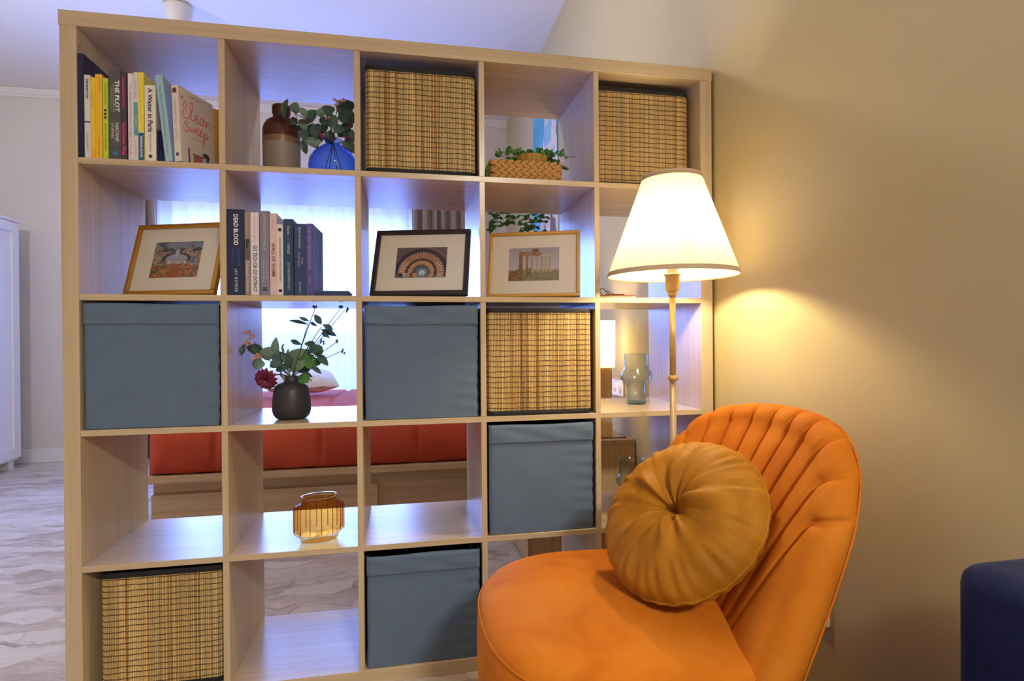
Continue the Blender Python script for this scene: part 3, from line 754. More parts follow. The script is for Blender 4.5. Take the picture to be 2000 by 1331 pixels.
def sweep(rt, M, w, h, d):
    obj('emblem', box(.003, w - .004, -.0005, 0, h * .90, h * .965), ink((150, 84, 52)), rt, mtx=M)
    obj('emblem', box(.006, w - .006, -.0008, -.0004, h * .915, h * .95), ink((70, 36, 26)), rt, mtx=M)
    for zc, r in ((.10, .004), (.085, .003)): disc_on(rt, M, w, h * zc, r, (90, 60, 120))
    def pic(u, v):
        c = (208, 196, 194)
        if .34 < u < .62 and v < .16: c = (150, 96, 84)
        if .42 < u < .52 and v < .10: c = (206, 120, 60)
        if .30 < u < .66 and .155 < v < .175: c = (128, 76, 70)
        if abs(u - .2) < .025 and v < .23: c = (74, 66, 104)
        if abs(u - .76) < .06 and v < .17: c = (84, 84, 130)
        if (u - .72) ** 2 / .012 + (v - .205) ** 2 / .0012 < 1: c = (60, 54, 62)
        return c
    F = M @ basis((0, 1, 0), (0, 0, 1), (1, 0, 0), (w + .0004, .068, 0))
    obj('cover_picture', painted('cover_picture', .13, h, 40, 60, pic), MATS['cover_print'], rt, mtx=F)
    RED = ink((196, 40, 66))
    def stroke(pts, r=.0008):
        P = spline([((x - .5) * .13, y * h, .0004) for x, y in pts], 6)
        return tube(P, r, 5)
    bm = bmesh.new()
    for pts in ([(.10, .74), (.12, .80), (.17, .83), (.20, .79), (.15, .74), (.08, .68), (.10, .62), (.20, .61), (.28, .66)],   # C
                [(.28, .66), (.36, .76), (.38, .85), (.34, .86), (.31, .76), (.32, .64), (.38, .62), (.43, .66)],                # l
                [(.43, .66), (.50, .67), (.51, .72), (.46, .72), (.45, .65), (.50, .61), (.57, .65)],                            # e
                [(.69, .69), (.64, .73), (.58, .68), (.60, .62), (.66, .63), (.70, .71), (.70, .63), (.75, .63)],                # a
                [(.75, .63), (.77, .70), (.78, .63), (.82, .71), (.87, .70), (.88, .62), (.93, .61)],                            # n
                [(.22, .55), (.16, .57), (.12, .53), (.19, .50), (.20, .45), (.12, .43), (.08, .47)],                            # S
                [(.26, .52), (.28, .45), (.33, .50), (.36, .45), (.41, .52), (.45, .49)],                                        # w
                [(.45, .49), (.51, .50), (.51, .54), (.47, .53), (.46, .47), (.51, .45), (.56, .49)],                            # e
                [(.56, .49), (.62, .50), (.62, .54), (.58, .53), (.57, .47), (.62, .45), (.67, .49)],                            # e
                [(.68, .53), (.68, .42), (.66, .33), (.60, .34), (.68, .44), (.72, .53), (.79, .52), (.78, .46), (.71, .46), (.86, .50)]):  # p
        b2_ = stroke(pts); tmp = bpy.data.meshes.new('t'); b2_.to_mesh(tmp); b2_.free(); bm.from_mesh(tmp); bpy.data.meshes.remove(tmp)
    obj('lettering', bm, RED, rt, mtx=F)
    obj('lettering', text_mesh('A', .014, shear=.3), RED, rt, mtx=F @ Matrix.Translation((-.055, h * .86, .0006)))
    obj('lettering', text_mesh('CAROLAN', .0085), ink((120, 110, 128)), rt, mtx=F @ Matrix.Translation((-.005, h * .93, .0006)))
    obj('lettering', text_mesh('A story with a happy ending', .005), ink((120, 110, 118)), rt, mtx=F @ Matrix.Translation((.0, h * .385, .0006)))
    # the back cover springs open behind
    obj('back_flap', box(-.0006, .0006, 0, .125, .002, h - .002), mat('flap_orange', rgb(244, 186, 84), .6, vary=.03), rt,
        mtx=M @ Matrix.Translation((w * .5, .15, 0)) @ Matrix.Rotation(-.42, 4, 'Z') @ Matrix.Translation((0, -.06, 0)))
book('cream paperback turned to show a cover with red script lettering', .2655, .2845, .203, (226, 214, 204), Z1, .004, group=G1, depth=.135, lean=-.045, yaw=-.36, face=sweep,
     prints=[('One Small Step', .66, .010, (208, 150, 180), dict(fit=.33)), ('CAROLAN', .37, .0055, (160, 170, 200), dict(fit=.17))])

Z2 = CZ(1)[0] + .0005
G2 = 'books in the second row'
book('thick navy hardback with white capital lettering at the divider', .3925, q(.4282), .232, (30, 42, 82), Z2, group=G2, depth=.16,
     prints=[('DEAD BLOOD', .76, .0155, (232, 232, 240), dict(fit=.36, bold=.0004)), ('A DARK CRIME THRILLER', .44, .006, (60, 110, 170), dict(fit=.2, off=.16)), ('FROM THE NORTH', .46, .006, (60, 110, 170), dict(fit=.16, off=-.2)), ('JAY BOWER', .17, .0105, (230, 232, 240), dict(fit=.27, spacing=1.3))])
book('taupe paperback with italic lettering beside the navy hardback', q(.4295), q(.444), .226, (150, 132, 126), Z2, group=G2,
     prints=[('Out of the', .83, .0085, (206, 158, 140), dict(fit=.22, shear=.25)), ('Blue', .62, .0095, (30, 28, 30), dict(fit=.11, bold=.0003)), ('Elizabeth Horton', .22, .0095, (226, 214, 208), dict(fit=.37))], bands=[(.42, .66, (104, 92, 90))])
book('white paperback with blue capitals in the second row', q(.4447), q(.4665), .225, (226, 218, 226), Z2, group=G2,
     prints=[('Paul Cunningham', .79, .008, (190, 170, 196), dict(fit=.31)), ('GO TECH OR GO EXTINCT', .32, .0125, (52, 92, 130), dict(fit=.56, bold=.0003))])
def gv(rt, M, w, h, d):
    for k in (-1, 0, 1): obj('emblem', box(w / 2 - .006, w / 2 + .006, -.0006, 0, h * (.067 + .016 * k), h * (.077 + .016 * k)), ink((50, 48, 66)), rt, mtx=M)
book('grey violet paperback with yellowish capital lettering', q(.4691), q(.4931), .230, (132, 128, 154), Z2, group=G2, face=gv,
     prints=[('UNFORGETTABLE', .75, .0085, (196, 196, 176), dict(fit=.42, spacing=1.2)), ('Stories that change', .28, .0065, (186, 184, 204), dict(fit=.25, off=-.12)), ('everything', .30, .006, (186, 184, 204), dict(fit=.2, off=.2))])
book('pale pink paperback with red serif capitals', q(.4944), q(.5132), .224, (216, 190, 190), Z2, group=G2, depth=.16,
     prints=[('WALL OF SHAME', .43, .0125, (150, 64, 60), dict(fit=.42, bold=.0002)), ('a true story', .88, .006, (206, 150, 150), dict(fit=.14))])
def rob(rt, M, w, h, d):
    disc_on(rt, M, w, h * .925, .0048, (40, 38, 44)); obj('emblem', box(w / 2 - .004, w / 2 + .004, -.0006, 0, h * .045, h * .085), ink((30, 28, 34)), rt, mtx=M)
book('shorter white paperback with tiny black lettering in the second row', q(.5132), q(.5293), .194, (224, 216, 222), Z2, group=G2, face=rob,
     prints=[('BUILDING YOUR BRAND IN A WORLD OF UNCERTAINTY', .50, .0065, (50, 46, 56), dict(fit=.62))])
book('teal navy hardback with pale capitals between white and dark blue books', q(.5306), q(.5563), .210, (34, 66, 100), Z2, group=G2, depth=.15,
     prints=[('Voices', .86, .010, (206, 206, 190), dict(fit=.12, shear=.3)), ('on the', .74, .006, (120, 160, 150), dict(fit=.08)), ('WIND', .61, .010, (196, 204, 214), dict(fit=.14)), ('STONEWARRIORS', .25, .0085, (190, 200, 214), dict(fit=.36, spacing=1.2))])
book('dark blue hardback with scattered white lettering left of the purple book', q(.5583), q(.589), .198, (44, 62, 108), Z2, group=G2, depth=.15,
     prints=[('Beyond Autumn', .80, .0085, (206, 214, 230), dict(fit=.29)), ('The Third Journal', .50, .007, (190, 200, 220), dict(fit=.2, off=-.08)), ('Family', .48, .007, (190, 200, 220), dict(fit=.08, off=.2)), ('David Nelson', .11, .0075, (196, 206, 224), dict(fit=.15))])
def purp(rt, M, w, h, d):
    def pic(u, v):
        n = math.sin(13 * u + 3 * v) * math.sin(9 * v + 2)
        return (92 + 14 * n, 94 + 14 * n, 150 + 16 * n)
    obj('cover_picture', painted('cover_picture', .145, h, 16, 16, pic), MATS['cover_print'], rt, mtx=M @ basis((0, 1, 0), (0, 0, 1), (1, 0, 0), (w + .0004, .073, 0)))
book('purple paperback at the end of the second row with its cover showing', q(.5903), q(.6081), .199, (84, 76, 150), Z2, group=G2, depth=.15, face=purp, yaw=-.05,
     prints=[('THE NEW RENAISSANCE', .66, .0095, (176, 150, 216), dict(fit=.6)), ('SEGUN', .22, .006, (180, 170, 216), dict(fit=.1))])
fb = thing('book', (.655, .13, Z2), 'small dark blue book lying flat beside the purple one', 'book')
bm = bmesh.new(); box(.612, .702, .06, .20, Z2, Z2 + .002, bm=bm); box(.612, .702, .06, .20, Z2 + .016, Z2 + .018, bm=bm); box(.612, .702, .058, .060, Z2, Z2 + .018, bev=.0008, bm=bm)
obj('cover', bm, cover_mat((46, 66, 116)), fb)
obj('pages', box(.614, .699, .063, .197, Z2 + .002, Z2 + .016), PAPER, fb)

# ------------------------------------------------------------------ framed photographs
def nz(a, b): return (math.sin(a * 12.9898 + b * 78.233) * 43758.5453) % 1.0
def smooth_n(x, y):
    xi, yi = math.floor(x), math.floor(y); fx, fy = x - xi, y - yi
    fx = fx * fx * (3 - 2 * fx); fy = fy * fy * (3 - 2 * fy)
    a = nz(xi, yi) * (1 - fx) + nz(xi + 1, yi) * fx; b = nz(xi, yi + 1) * (1 - fx) + nz(xi + 1, yi + 1) * fx
    return a * (1 - fy) + b * fy
def mixc(a, b, t): t = max(0, min(1, t)); return tuple(x + (y - x) * t for x, y in zip(a, b))
def city(u, v):
    n = smooth_n(u * 38, v * 30); n2 = smooth_n(u * 14, v * 14)
    if v > .80: c = mixc((120, 128, 150), (160, 160, 172), n2)
    else: c = mixc((96, 78, 72), (206, 186, 168), n)
    if v > .72 and n2 > .55: c = mixc(c, (52, 66, 76), .7)
    if v < .36: c = mixc((112, 66, 46), (206, 150, 112), n) if n2 > .35 else mixc((70, 76, 54), (150, 140, 110), n)
    if v < .38 and abs(u - .5) < .13 * (1 - v * .6): c = mixc((168, 102, 70), (140, 84, 60), n * .6)
    e = ((u - .5) / .27) ** 2 + ((v - .52) / .16) ** 2
    if .72 < e < 1.25 and v > .47: c = (66, 66, 84)
    if e <= .72 and v > .38: c = mixc((172, 172, 192), (142, 146, 172), n * .8)
    if .38 < v < .44 and .3 < u < .72: c = (226, 214, 204) if int(u * 40) % 2 else (130, 116, 118)
    if abs(u - .5) < .04 and .60 < v < .78: c = (176, 182, 200)
    if abs(u - .86) < .03 + (.5 - v) * .08 and .38 < v < .60: c = (92, 110, 150)
    return c
def stair(u, v):
    x, y = (u - .53) * 1.5, v - .16
    r = math.hypot(x, y) / 1.28; a = math.atan2(y, x)
    rs = r - .018 * a
    n = smooth_n(u * 20, v * 20)
    c = mixc((84, 72, 84), (136, 120, 116), n)
    if r > .62: c = mixc((120, 98, 84), (84, 74, 88), smooth_n(r * 30, 3))
    if .50 < rs < .60: c = (58, 52, 78)
    if .34 < rs <= .50:
        c = (206, 178, 146) if (a * 7.5) % 1.0 > .42 else (132, 86, 58)
        if v > .5: c = mixc(c, (126, 74, 52), .35)
    if .28 < rs <= .34: c = (74, 54, 60)
    if .18 < rs <= .28: c = mixc((172, 122, 84), (200, 152, 110), n)
    if rs <= .18: c = mixc((172, 196, 214), (70, 82, 98), r / .17)
    if abs(r - .045) < .012: c = (214, 226, 234)
    if v < .05: c = mixc(c, (140, 140, 150), .5)
    return c
def ruin(u, v):
    n = smooth_n(u * 40, v * 30)
    c = mixc((196, 190, 198), (160, 158, 176), v)
    if v < .30 + .05 * n: c = mixc((120, 106, 92), (176, 164, 148), n)
    if v < .24: c = mixc((116, 104, 84), (150, 142, 122), n)
    if u < .30 and v < .30 + .18 * max(0, (u - .05)) * 4 * n: c = mixc((96, 70, 44), (160, 124, 84), n)
    for cx, w, top, col in ((.245, .035, .86, (140, 104, 70)), (.36, .026, .80, (150, 120, 88)), (.47, .020, .74, (176, 160, 140)), (.57, .018, .74, (184, 170, 152)), (.665, .022, .74, (176, 162, 140)), (.745, .022, .74, (184, 172, 152)), (.82, .022, .74, (178, 166, 148))):
        if abs(u - cx) < w and .26 < v < top: c = mixc(col, (104, 80, 58), .35 if u < cx - w * .3 else 0)
    if .20 < u < .66 and .78 - .10 * (u - .2) < v < .90 - .12 * (u - .2): c = mixc((120, 84, 58), (172, 136, 104), n)
    if .46 < u < .60 and .86 < v < .96: c = (128, 92, 68)
    if .62 < u < .86 and .74 < v < .79: c = (190, 178, 160)
    if .36 < u < .44 and v > .12 and v < .42 and n > .55: c = (104, 92, 60)
    return c
PRINT = attr_mat('photo_print', .35, .4)
GLASSF = thin_glass('picture_glass', (.97, .97, .97), .06, edge=.2, dark=(.9, .9, .9), refl=.12)
MATB = mat('white_mount', rgb(228, 220, 212), .9, vary=.01)
def picture(label, x, y, yaw, lean, w, h, z0, fmat, fn, fw, pic, depth=.018):
    """w,h outer size; lower edge stands on the shelf, frame tilts back"""
    ux = Vector((math.cos(yaw), math.sin(yaw), 0)); n = Vector((-math.sin(yaw), math.cos(yaw), 0))
    up = n * math.sin(lean) + Vector((0, 0, 1)) * math.cos(lean); nn = ux.cross(up)   # nn faces the viewer
    M = basis(ux, up, nn, (x, y, z0 + depth * math.sin(lean) + .0005))
    rt = bpy.data.objects.new('picture_frame', None); rt.matrix_basis = M; rt.empty_display_size = .03
    put(rt, None, label, 'picture frame', 'framed photographs in the second row'); WORLD[rt.name] = M
    for nm, a, b, c, d in (('top_rail', -w / 2, w / 2, h - fw, h), ('bottom_rail', -w / 2, w / 2, 0, fw), ('side_rail', -w / 2, -w / 2 + fw, fw, h - fw), ('side_rail', w / 2 - fw, w / 2, fw, h - fw)):
        obj(nm, box(a, b, c, d, -depth, 0, bev=.0025, seg=2), fmat, rt, mtx=M)
    obj('backing', box(-w / 2 + .003, w / 2 - .003, .003, h - .003, -depth + .001, -.010), mat('frame_back', rgb(96, 70, 52), .9), rt, mtx=M)
    obj('mount', box(-w / 2 + fw - .001, w / 2 - fw + .001, fw - .001, h - fw + .001, -.0095, -.0075), MATB, rt, mtx=M)
    pw, ph, py = pic
    obj('photo', painted('photo', pw, ph, 66, 48, fn), PRINT, rt, mtx=M @ Matrix.Translation((0, py, -.0070)))
    obj('glazing', box(-w / 2 + fw - .001, w / 2 - fw + .001, fw - .001, h - fw + .001, -.0052, -.0040), GLASSF, rt, mtx=M)
    # strut that props the frame
    a = M @ Vector((0, h * .62, -depth)); L_ = math.tan(lean); foot = Vector((a.x + n.x * .07, a.y + n.y * .07, z0 + .008))
    obj('strut', tube([a, foot], .006, 6), MATS['frame_back'], rt)
    return rt
GOLD = mat('gold_frame', rgb(206, 152, 66), .30, metal=.75, vary=.06, vscale=20, stretch=(1, 1, 1))
GOLD2 = mat('ochre_gold_frame', rgb(206, 158, 84), .38, metal=.45, vary=.05, vscale=20)
BLACKF = mat('black_brown_frame', rgb(48, 38, 38), .30, vary=.1, vscale=30)
picture('gold framed photo of a city square, first in the second row', .216, .076, -.333, .293, .279, .218, Z2, GOLD, city, .013, (.148, .110, .053))
picture('dark brown framed photo of a spiral staircase from above', .899, .042, -.254, .386, .292, .224, Z2, BLACKF, stair, .015, (.154, .104, .060))
picture('gold framed photo of ruined temple columns', 1.247, .052, -.346, .253, .288, .217, Z2, GOLD2, ruin, .011, (.158, .110, .054))

# ------------------------------------------------------------------ leaves and flowers
def leaf_mesh(name, pointed=1.0, cup=.12, fold=.10):
    """unit leaf: length 1 along +Y, width 1 across X, a little fold and curl"""
    n = 8; vs = []; fs = []
    for j in range(n + 1):
        t = j / n
        w = .5 * (math.sin(PI * min(1, t * 1.0)) ** (.65 if pointed < 1 else .9)) * (1 - .25 * pointed * max(0, t - .5))
        if j == 0: w = .03
        if j == n: w = .015
        z = cup * math.sin(PI * t * .9) - cup * .9 * t * t
        for k, s in enumerate((-1, -.5, 0, .5, 1)):
            vs.append((w * s, t, z + fold * abs(s) * w * 1.6))
    for j in range(n):
        for k in range(4):
            a = j * 5 + k; fs.append((a, a + 1, a + 6, a + 5))
    me = bpy.data.meshes.new(name); me.from_pydata(vs, [], fs); me.update()
    for p in me.polygons: p.use_smooth = True
    return me
def leaf_mat(name, c, rough=.5):
    m = mat(name, rgb(*c), rough, vary=.16, vscale=2.5, rand=True, spec=.4)
    return m
LM = [leaf_mat('leaf_grey_green', (110, 134, 122)), leaf_mat('leaf_deep_green', (66, 92, 84)), leaf_mat('leaf_blue_green', (70, 96, 104)), leaf_mat('leaf_fresh_green', (74, 122, 62))]
LMESH = []
for i in range(4):
    me = leaf_mesh('leaf', pointed=(.4, .5, 1.2, .5)[i]); me.materials.append(LM[i]); LMESH.append(me)
def place_leaf(parent, b, t, w, k, mesh=None, rr=random, roll=.5):
    b, t = Vector(b), Vector(t); d = t - b; L = d.length; d.normalize()
    view = Vector((-.1, -1, .15)); view = (view - d * view.dot(d)).normalized()
    side = d.cross(view); a = rr.uniform(-roll, roll)
    side = side * math.cos(a) + view * math.sin(a); nrm = side.cross(d)
    M = Matrix((side * w, d * L, nrm * L)).transposed().to_4x4(); M.translation = b
    return obj('leaf', mesh or LMESH[k], None, parent, mtx=M)
STEM = mat('stem_green', rgb(84, 92, 62), .6, vary=.1); STEMR = mat('stem_reddish', rgb(104, 66, 60), .6)
def stem(parent, a, b, r=.0011, sag=.01, m=None, c=None):
    a, b = Vector(a), Vector(b); mid = c if c is not None else (a + b) / 2 + Vector((0, 0, sag))
    return obj('stem', tube(spline([a, mid, b], 5), [r] * 11, 6), m or STEM, parent, smooth=True)
def ball_mesh(name, material, r=1.0):
    bm = bmesh.new(); bmesh.ops.create_icosphere(bm, subdivisions=1, radius=r)
    me = bpy.data.meshes.new(name); bm.to_mesh(me); bm.free(); me.materials.append(material)
    for p in me.polygons: p.use_smooth = True
    return me
PINKB = ball_mesh('berry', mat('berry_pink', rgb(204, 146, 132), .6, vary=.15, rand=True)); PURPB = ball_mesh('berry', mat('berry_purple', rgb(110, 40, 90), .6, vary=.15, rand=True))
def berry(parent, p, r, me):
    return obj('berry', me, None, parent, mtx=Matrix.Translation(p) @ Matrix.Scale(r, 4))

# --- stoneware bottle (brown over grey)
bt = thing('stoneware_bottle', (.491, .22, Z1), 'stoneware bottle glazed brown above and grey below, beside the blue vase', 'bottle')
H0 = 0.0
obj('body', lathe([(0, 0), (.050, 0), (.055, .006), (.055, .128)], 48), mat('stone_grey', rgb(150, 138, 132), .45, vary=.05, vscale=10), bt, loc=(.491, .22, Z1), smooth=True)
obj('glaze_band', lathe([(.0551, .1275), (.0554, .132), (.0554, .142), (.0552, .146)], 48), mat('glaze_tan', rgb(140, 104, 76), .35, vary=.08, vscale=30), bt, loc=(.491, .22, Z1), smooth=True)
obj('shoulder', lathe([(.0552, .1455), (.0552, .172), (.052, .186), (.044, .199), (.032, .208), (.025, .212), (.0245, .222), (.027, .226), (.0275, .247), (.0255, .250), (.019, .250), (.019, .20), (0, .19)], 48),
    mat('glaze_brown', rgb(84, 46, 40), .18, vary=.12, vscale=12), bt, loc=(.491, .22, Z1), smooth=True)

# --- blue glass vase and its eucalyptus
BLUEG = thin_glass('cobalt_glass', rgb(96, 146, 255), .04, edge=.3, dark=rgb(14, 44, 190), layers=4)
bv = thing('glass_vase', (.6515, .15, Z1), 'cobalt blue glass vase with eucalyptus in the top row', 'vase')
obj('body', lathe([(0, .002), (.045, .002), (.058, .008), (.070, .030), (.0725, .050), (.069, .070), (.058, .090), (.040, .106), (.025, .114), (.022, .120), (.025, .128), (.027, .131), (.024, .131), (.020, .121),
                   (.023, .112), (.038, .103), (.055, .088), (.066, .068), (.069, .050), (.066, .032), (.055, .012), (0, .008)], 56), BLUEG, bv, loc=(.6515, .15, Z1), smooth=True)
eu = thing('eucalyptus_bunch', (.6515, .15, Z1 + .01), 'grey green eucalyptus bunch with pink berries in the blue vase', 'bouquet')
MA = Vector((.6515, .15, Z1 + .125)); rr = random.Random(2)
ymax = CX(1)[1] - .004
for k, (b, t, w, kind) in enumerate(LEAVES_A):
    b = (min(b[0], ymax - .01), b[1], b[2]); t = (min(t[0], ymax), t[1], t[2])
    t = Vector(b) + (Vector(t) - Vector(b)) * 1.15; t.x = min(t.x, ymax)
    place_leaf(eu, b, t, w * 1.3, kind, rr=rr, roll=.28)
for b in (LEAVES_A[1][0], LEAVES_A[5][0], LEAVES_A[7][0], LEAVES_A[8][0], LEAVES_A[13][0], BERRY_A[3], BERRY_A[10]):
    e = Vector((min(b[0], ymax - .005), b[1], b[2])); stem(eu, MA, e, .0012, .012, STEMR)
stem(eu, LEAVES_A[5][0], LEAVES_A[0][0], .0010, .006, STEMR); stem(eu, LEAVES_A[3][0], LEAVES_A[1][0], .0010, .0, STEMR)
for dx, dy in ((-.02, .0), (-.008, -.012), (.01, -.01), (.02, .01)):
    stem(eu, MA, (MA.x + dx * 1.6, MA.y + dy, Z1 + .012), .0012, 0, STEM)
for p in BERRY_A: berry(eu, p, rr.uniform(.0035, .0055), PINKB)
for p in PURPLE_A: berry(eu, p, rr.uniform(.005, .008), PURPB)

# --- dark vase with the mixed bouquet
Z3 = CZ(2)[0] + .0005
VB = (.5351, .1026, Z3)
dvz = thing('ceramic_vase', VB, 'matt dark ceramic vase holding a flower bouquet', 'vase')
obj('body', lathe([(0, 0), (.036, 0), (.043, .003), (.050, .012), (.0535, .026), (.0535, .040), (.0515, .060), (.049, .082), (.045, .094), (.036, .102), (.024, .106), (.0195, .110), (.0185, .118), (.0195, .124), (.016, .124), (.015, .112), (.03, .1), (0, .09)], 56),
    mat('dark_stoneware', rgb(54, 52, 62), .42, vary=.06, vscale=40, bump=.05, bscale=200), dvz, loc=VB, smooth=True)
bq = thing('flower_bouquet', (VB[0], VB[1], Z3 + .1), 'mixed bouquet with green leaves, pink buds and a purple dahlia in the dark vase', 'bouquet')
MB = Vector((VB[0], VB[1], Z3 + .12)); rr = random.Random(6)
for b, t, w, kind in LEAVES_B:
    b = (max(.404, b[0]), b[1], b[2]); t = (max(.403, t[0]), t[1], t[2])
    t = Vector(b) + (Vector(t) - Vector(b)) * 1.15
    if t.z < CZ(2)[1] - .02: place_leaf(bq, b, t, w * 1.3, kind, rr=rr, roll=.28)
    else: place_leaf(bq, b, b + (t - Vector(b)) * .8, w, kind, rr=rr, roll=.28)
zlim = CZ(2)[1] - .009
for p in list(SPRIG_B) + list(NODES_B):
    e = Vector(p); e.z = min(e.z, zlim); stem(bq, MB, e, .0012, .004)
for i in (3, 4, 6, 9, 17, 18, 19, 21): stem(bq, MB, LEAVES_B[i][0], .001, .0)
BUDB = ball_mesh('bud', mat('bud_grey_green', rgb(96, 112, 112), .6, vary=.1))
for p in SPRIG_B:
    for k in range(4):
        o = Vector(p) + Vector((rr.uniform(-.007, .007), rr.uniform(-.006, .006), rr.uniform(-.008, .004))); o.z = min(o.z, zlim)
        obj('bud', BUDB, None, bq, mtx=Matrix.Translation(o) @ Matrix.Diagonal((.0030, .0030, .0046, 1)))
for p in PINK_B: berry(bq, Vector(p) + Vector((rr.uniform(-.003, .003), rr.uniform(-.008, .008), 0)), rr.uniform(.003, .0055), PINKB)
for p in PURPLE_B: place_leaf(bq, p, Vector(p) + Vector((rr.uniform(-.008, .008), 0, rr.uniform(.012, .022))), .008, 0, mesh=None, rr=rr)
# dahlia: rows of cupped petals
PET = leaf_mesh('petal', pointed=.35, cup=.35, fold=.3); PET.materials.append(mat('dahlia_petal', rgb(112, 34, 70), .55, vary=.25, vscale=3, rand=True, sheen=.2))
DC = Vector(DAHLIA_B[0]); DN = Vector((-.15, -.85, -.35)).normalized()
dx_ = DN.cross(Vector((0, 0, 1))).normalized(); dy_ = dx_.cross(DN)
for ring, (cnt, open_, L) in enumerate([(14, 1.45, .030), (13, 1.15, .028), (11, .85, .025), (8, .55, .021), (5, .25, .017)]):
    for k in range(cnt):
        a = 2 * PI * k / cnt + ring * .4 + rr.uniform(-.08, .08); o_ = open_ + rr.uniform(-.1, .1)
        radial = dx_ * math.cos(a) + dy_ * math.sin(a)
        d = (radial * math.sin(o_) + DN * math.cos(o_)).normalized(); nrm = (DN * math.sin(o_) - radial * math.cos(o_)).normalized()
        sd = d.cross(nrm)
        M = Matrix((sd * .021, d * L, nrm * L * .7)).transposed().to_4x4(); M.translation = DC + radial * .003
        obj('petal', PET, None, bq, mtx=M)
stem(bq, MB, DC, .002, .01)

# --- woven basket with trailing plant, fluted pot
bx0, bx1, by0, by1, bh = 1.118, 1.336, .035, .235, .060
bk = thing('wicker_basket', ((bx0 + bx1) / 2, (by0 + by1) / 2, Z1), 'low braided wicker basket in the top row', 'basket')
WICK = mat('water_hyacinth', rgb(196, 148, 88), .7, vary=.22, vscale=40, bump=.2, bscale=200, rand=True)
strand = None
cx_, cy_ = (bx0 + bx1) / 2, (by0 + by1) / 2
# a braid = slanted plump knots, alternately leaning, in three rows around the basket
kn = bmesh.new(); bmesh.ops.create_uvsphere(kn, u_segments=8, v_segments=6, radius=1.0)
KN = bpy.data.meshes.new('braid_knot'); kn.to_mesh(KN); kn.free(); KN.materials.append(WICK)
for p in KN.polygons: p.use_smooth = True
def braid(parent, x, y, z, ang, face):
    e = Euler((0, ang, 0)) if face == 'y' else Euler((ang, 0, 0))
    s = (.0165, .0085, .0072) if face == 'y' else (.0085, .0165, .0072)
    obj('braid_knot', KN, None, parent, mtx=Matrix.Translation((x, y, z)) @ e.to_matrix().to_4x4() @ Matrix.Diagonal((*s, 1)))
for row in range(5):
    z = Z1 + .0105 + row * .0112; ang = .5 if row % 2 else -.5
    n = 9
    for i in range(n):
        xx = bx0 + .008 + (bx1 - bx0 - .016) * (i + (.5 if row % 2 else .15)) / n
        braid(bk, min(xx, bx1 - .008), by0 + .002, z, ang, 'y')
    for i in range(9):
        yy = by0 + .012 + (by1 - by0 - .024) * (i + .3) / 9
        braid(bk, bx0 + .002, yy, z, ang, 'x'); braid(bk, bx1 - .002, yy, z, ang, 'x')
bm = bmesh.new(); t = .006
box(bx0 + .004, bx1 - .004, by0 + .004, by0 + .01, Z1, Z1 + bh - .004, bm=bm); box(bx0 + .004, bx1 - .004, by1 - .01, by1 - .004, Z1, Z1 + bh - .004, bm=bm)
box(bx0 + .004, bx0 + .01, by0 + .01, by1 - .01, Z1, Z1 + bh - .004, bm=bm); box(bx1 - .01, bx1 - .004, by0 + .01, by1 - .01, Z1, Z1 + bh - .004, bm=bm)
box(bx0 + .01, bx1 - .01, by0 + .01, by1 - .01, Z1, Z1 + .006, bm=bm)
obj('basket_wall', bm, WICK, bk)
fp = thing('plant_pot', (1.265, .135, Z1 + .007), 'ochre fluted pot standing in the wicker basket', 'pot')
fl = []
bm = bmesh.new(); rings = []
for r_, z_ in ((.030, .0), (.040, .05), (.048, .085), (.050, .098), (.046, .098), (.044, .08), (.0, .07)):
    if r_ == 0: rings.append([bm.verts.new((0, 0, z_))]); continue
    rings.append([bm.verts.new((r_ * (1 + .05 * abs(math.sin(14 * PI * i / 112))) * math.cos(2 * PI * i / 112), r_ * (1 + .05 * abs(math.sin(14 * PI * i / 112))) * math.sin(2 * PI * i / 112), z_)) for i in range(112)])
for a, c in zip(rings[:-1], rings[1:]):
    for i in range(112):
        j = (i + 1) % 112
        if len(c) == 1: bm.faces.new((a[i], a[j], c[0]))
        else: bm.faces.new((a[i], a[j], c[j], c[i]))
obj('pot_body', bm, mat('ochre_glaze', rgb(190, 146, 62), .4, vary=.1, vscale=12), fp, loc=(1.265, .135, Z1 + .007))
tp = thing('trailing_plant', (1.265, .135, Z1 + .08), 'leafy green plant in the fluted pot trailing down behind the shelving unit', 'plant')
rr = random.Random(9)
IVY = leaf_mesh('leaf', pointed=1.0, cup=.1, fold=.12); IVY.materials.append(leaf_mat('leaf_ivy', (78, 132, 66), .42))
P0 = Vector((1.265, .135, Z1 + .085))
for k in range(9):
    a = -PI + 2 * PI * k / 9; L = rr.uniform(.08, .14)
    if k % 2 == 0: tgt = P0 + Vector((math.cos(a) * L, rr.uniform(-.06, .05), rr.uniform(.005, .045)))
    else: tgt = P0 + Vector((math.cos(a) * L * 1.1, rr.uniform(-.05, .05), rr.uniform(-.02, .03)))
    tgt.x = max(1.115, min(1.385, tgt.x)); tgt.y = max(.03, tgt.y)
    pts = spline([P0, (P0 + tgt) / 2 + Vector((0, 0, .025)), tgt], 5)
    obj('stem', tube(pts, .001, 5), STEM, tp, smooth=True)
    for i in range(3, len(pts)):
        for s in (-1, 1):
            if rr.random() < .25: continue
            d = Vector((s * rr.uniform(.3, 1), rr.uniform(-.6, .3), rr.uniform(-.3, .9))).normalized()
            place_leaf(tp, pts[i], pts[i] + d * rr.uniform(.018, .028), rr.uniform(.010, .014), 3, IVY, rr, .9)
# left trailing bit over the basket's corner
for (a, b) in (((1.118, .05, Z1 + .05), (1.104, .03, Z1 + .02)), ((1.112, .04, Z1 + .035), (1.103, .03, Z1 + .008)), ((1.108, .035, Z1 + .03), (1.101, .02, Z1 + .022))):
    place_leaf(tp, a, b, .011, 3, IVY, rr, .5)
